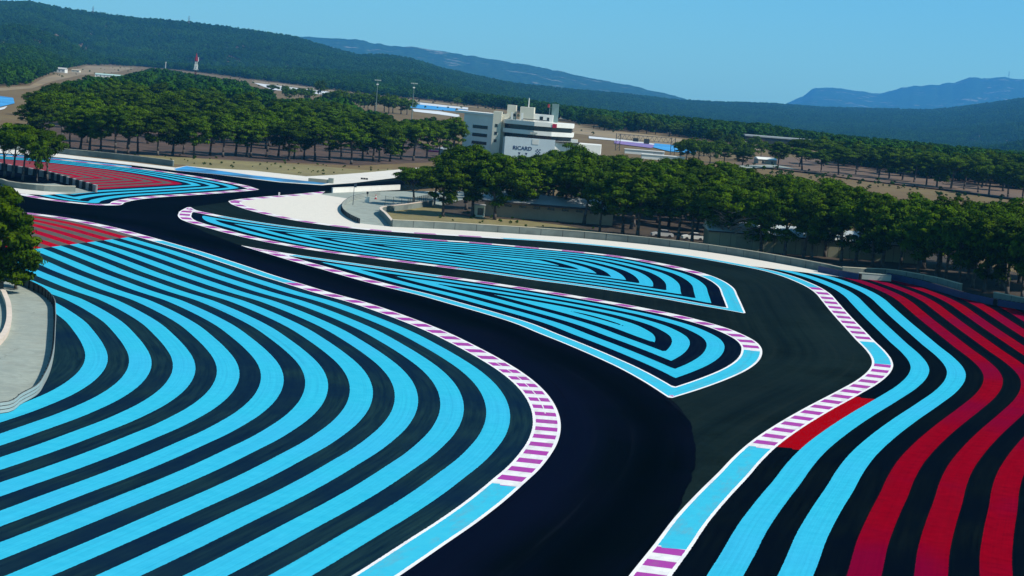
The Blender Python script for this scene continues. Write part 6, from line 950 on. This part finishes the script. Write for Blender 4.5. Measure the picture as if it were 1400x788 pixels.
g_ = "pines along the front of the middle wood"
for i, s_ in enumerate(sorted(T['front'], key=lambda q: q[0]/q[1])):
    lab = "%s pine from the left along the front of the middle wood" % ORD[i]
    if i == 0: lab = "short round pine standing apart at the left tip of the middle wood"
    t_ = tree(s_, lab, g_, VAR[1] if i == 16 else None)
    if i == 16:
        t_["label"] = "pine with bare grey lower branches in front of the warehouse end"
        rg = random.Random(4); mb = MB()
        for k in range(44):
            a = rg.uniform(0, 6.28); z0 = rg.uniform(2.6, 7.0); L_ = rg.uniform(2.8, 5.6); p0 = (0, 0, z0); p1 = (math.cos(a)*L_*.6, math.sin(a)*L_*.6, z0+L_*.25); p2 = (math.cos(a+.2)*L_, math.sin(a+.2)*L_, z0+L_*.3+.3)
            mb.path([p0, p1, p2], [.12, .08, .03], 5)
            for q in range(3): b_ = a+rg.uniform(-.9, .9); mb.path([p1, (p1[0]+math.cos(b_)*1.2, p1[1]+math.sin(b_)*1.2, p1[2]+rg.uniform(-.2, .7))], [.045, .015], 4)
        mb.build("bare_branch", M_DEAD, t_)
for s_ in T['wood']: tree(s_, "dark green pine inside the middle wood behind its front row", "pines inside the middle wood")  # the last few stand out of view at right, added to cast shadows
for i, s_ in enumerate(sorted(T['lfront'], key=lambda q: q[0]/q[1])):
    tree(s_, "%s pine from the left along the front of the left wood" % ORD[i], "pines along the front of the left wood")
for s_ in T['lwood']: tree(s_, "pine in the left wood behind its front row", "pines inside the left wood")
ln = ["leftmost tall roadside pine by the tyre barrier", "roadside pine with bare thin trunk, second in view beside the tyre barrier", "roadside pine between the thin trunk and the low bushy tree", "rightmost roadside pine, over the start of the tyre barrier", "roadside pine outside the left edge of the view", "farthest left roadside pine outside the view"]
for s_, l_ in zip(T['near'], ln): tree(s_, l_, "roadside pines by the tyre barrier")
tree(T['bushy'][0], "low dark bushy tree leafy to the ground under the roadside pines", None, LOW, 8.0, "bushy_tree")
tree(T['pine_big'][0], "big bushy pine at the left edge above the grey paving", None, BUSHY)
for s_, l_ in zip(T['pine_big2'], ["tall bushy pine partly cut by the left edge of the view", "small bushy pine at the foot of the big pine by the paving"]): tree(s_, l_, None, BUSHY)
for i, s_ in enumerate(sorted(T['rfront'], key=lambda q: q[0]/q[1])): tree(s_, "%s pine from the left along the brown field on the right" % ORD[i] if i else "leaning lone pine by the pavilion at the left of the right wood", "pines along the brown field on the right")
for s_ in T['rwood']: tree(s_, "pine in the right wood behind the trees along its brown field", "pines inside the right wood")
ml = sorted(T['mid'], key=lambda q: q[0]/q[1])
for i, s_ in enumerate(ml): tree(s_, "%s from the left of the round trees between middle wood and far track" % ORD[i], "round trees beyond the middle wood", LOW if i % 2 else VAR[i % 6], 8.0 if i % 2 else 14.0, "round_tree")
fl = sorted(T['far'], key=lambda q: q[0]/q[1])
for i, s_ in enumerate(fl): tree(s_, "%s from the left of the lone dark trees along the far straight" % ORD[i], "lone dark trees along the far straight", LOW if i % 3 else VAR[i % 6], 8.0 if i % 3 else 14.0, "round_tree")

# ------------------------------------------------------------------ the far forest: one mass nobody could count
protos = bpy.data.collections.new("forest_kinds")
for i in range(5):
    me, _c = crown_mesh("far_crown", 200+i, 5.0, 0.0, 9.5, 22, 46, .66, 'round'); me.materials.clear(); me.materials.append(M_LEAFF)
    o = bpy.data.objects.new("far_crown", me); protos.objects.link(o)
rg = np.random.RandomState(3); pts = []
for D0 in np.arange(800, 9100, 50):
    sp = np.interp(D0, (800, 1150, 2500, 5600, 9000), (7.5, 7.0, 8.0, 12.5, 17.0)); n = int(.70*(D0+25)*50/(sp*sp))
    az = rg.uniform(-.35, .35, n); D_ = rg.uniform(D0, D0+50, n); k = (D_ > np.interp(az, EDGE[:, 0], EDGE[:, 1])) & (D_ < crest(az)+120)
    pts.append(np.stack([az[k], D_[k]], 1))
pts = np.concatenate(pts); X = pts[:, 1]*np.sin(pts[:, 0]); Y = pts[:, 1]*np.cos(pts[:, 0]); Z = height(X, Y)
clear = fbm(X/160, Y/160, 3, 51) > .20
hx, hy = S['hangar'][:2]; azh = math.atan2(hx, hy); wh = 30/math.hypot(hx, hy)
keep = ~(clear & (pts[:, 1] > 2600)) & ~((np.abs(pts[:, 0]-azh) < wh) & (pts[:, 1] < math.hypot(hx, hy)+22)); X, Y, Z = X[keep], Y[keep], Z[keep]; Dk = pts[keep, 1]
bw = np.array(S['backwood']); X = np.r_[X, bw[:, 0]]; Y = np.r_[Y, bw[:, 1]]; Z = np.r_[Z, bw[:, 0]*0+.5]; Dk = np.r_[Dk, bw[:, 0]*0+1000]
fm = pydata("forest", np.stack([X, Y, Z-.5], 1).tolist(), [])
sc_ = np.interp(Dk, (800, 1150, 2500, 5600, 9000), (1.25, 1.0, .95, 1.35, 1.75))*rg.uniform(.7, 1.25, len(X))
sc_[-len(bw):] = bw[:, 2]
at = fm.attributes.new("size", 'FLOAT', 'POINT'); at.data.foreach_set("value", sc_.astype(np.float32))
fo = tag(link("forest", fm), "pine forest covering the plain and hills, with the far part of the left wood", "forest", None, 'stuff')
ng = bpy.data.node_groups.new("forest_scatter", 'GeometryNodeTree')
ng.interface.new_socket("Geometry", in_out='INPUT', socket_type='NodeSocketGeometry'); ng.interface.new_socket("Geometry", in_out='OUTPUT', socket_type='NodeSocketGeometry')
gi = ng.nodes.new("NodeGroupInput"); go = ng.nodes.new("NodeGroupOutput"); iop = ng.nodes.new("GeometryNodeInstanceOnPoints"); ci = ng.nodes.new("GeometryNodeCollectionInfo")
ci.inputs["Collection"].default_value = protos; ci.inputs["Separate Children"].default_value = True; ci.inputs["Reset Children"].default_value = True
rv = ng.nodes.new("FunctionNodeRandomValue"); rv.data_type = 'FLOAT_VECTOR'; rv.inputs[0].default_value = (0, 0, 0); rv.inputs[1].default_value = (0, 0, 6.283)
na = ng.nodes.new("GeometryNodeInputNamedAttribute"); na.data_type = 'FLOAT'; na.inputs["Name"].default_value = "size"
ng.links.new(gi.outputs[0], iop.inputs["Points"]); ng.links.new(ci.outputs[0], iop.inputs["Instance"]); iop.inputs["Pick Instance"].default_value = True
ng.links.new(rv.outputs[0], iop.inputs["Rotation"]); ng.links.new(na.outputs[0], iop.inputs["Scale"]); ng.links.new(iop.outputs[0], go.inputs[0])
md = fo.modifiers.new("scatter", 'NODES'); md.node_group = ng
print("forest trees", len(X))
sb = np.array(S['scrub']); sm_e = pydata("scrub", np.stack([sb[:, 0], sb[:, 1], sb[:, 0]*0-.05], 1).tolist(), [])
at = sm_e.attributes.new("size", 'FLOAT', 'POINT'); at.data.foreach_set("value", sb[:, 2].astype(np.float32))
so = tag(link("scrub", sm_e), "low dry scrub and tufts on the bare ground", "scrub", None, 'stuff'); md = so.modifiers.new("scatter", 'NODES'); md.node_group = ng

# ------------------------------------------------------------------ air
hz = MB().box(-12000, 12000, -60, 24500, -420, 1400).mesh("haze")
hm_ = bpy.data.materials.new("haze_air"); hm_.use_nodes = True; nt = hm_.node_tree; nt.nodes.remove(nt.nodes["Principled BSDF"])
pv = nt.nodes.new("ShaderNodeVolumePrincipled"); pv.inputs["Density"].default_value = 4.8e-5; pv.inputs["Color"].default_value = (.10, .46, 1.0, 1); pv.inputs["Anisotropy"].default_value = 0.0
nt.links.new(pv.outputs[0], nt.nodes["Material Output"].inputs["Volume"])
tag(link("haze", hz, hm_), kind='stuff')
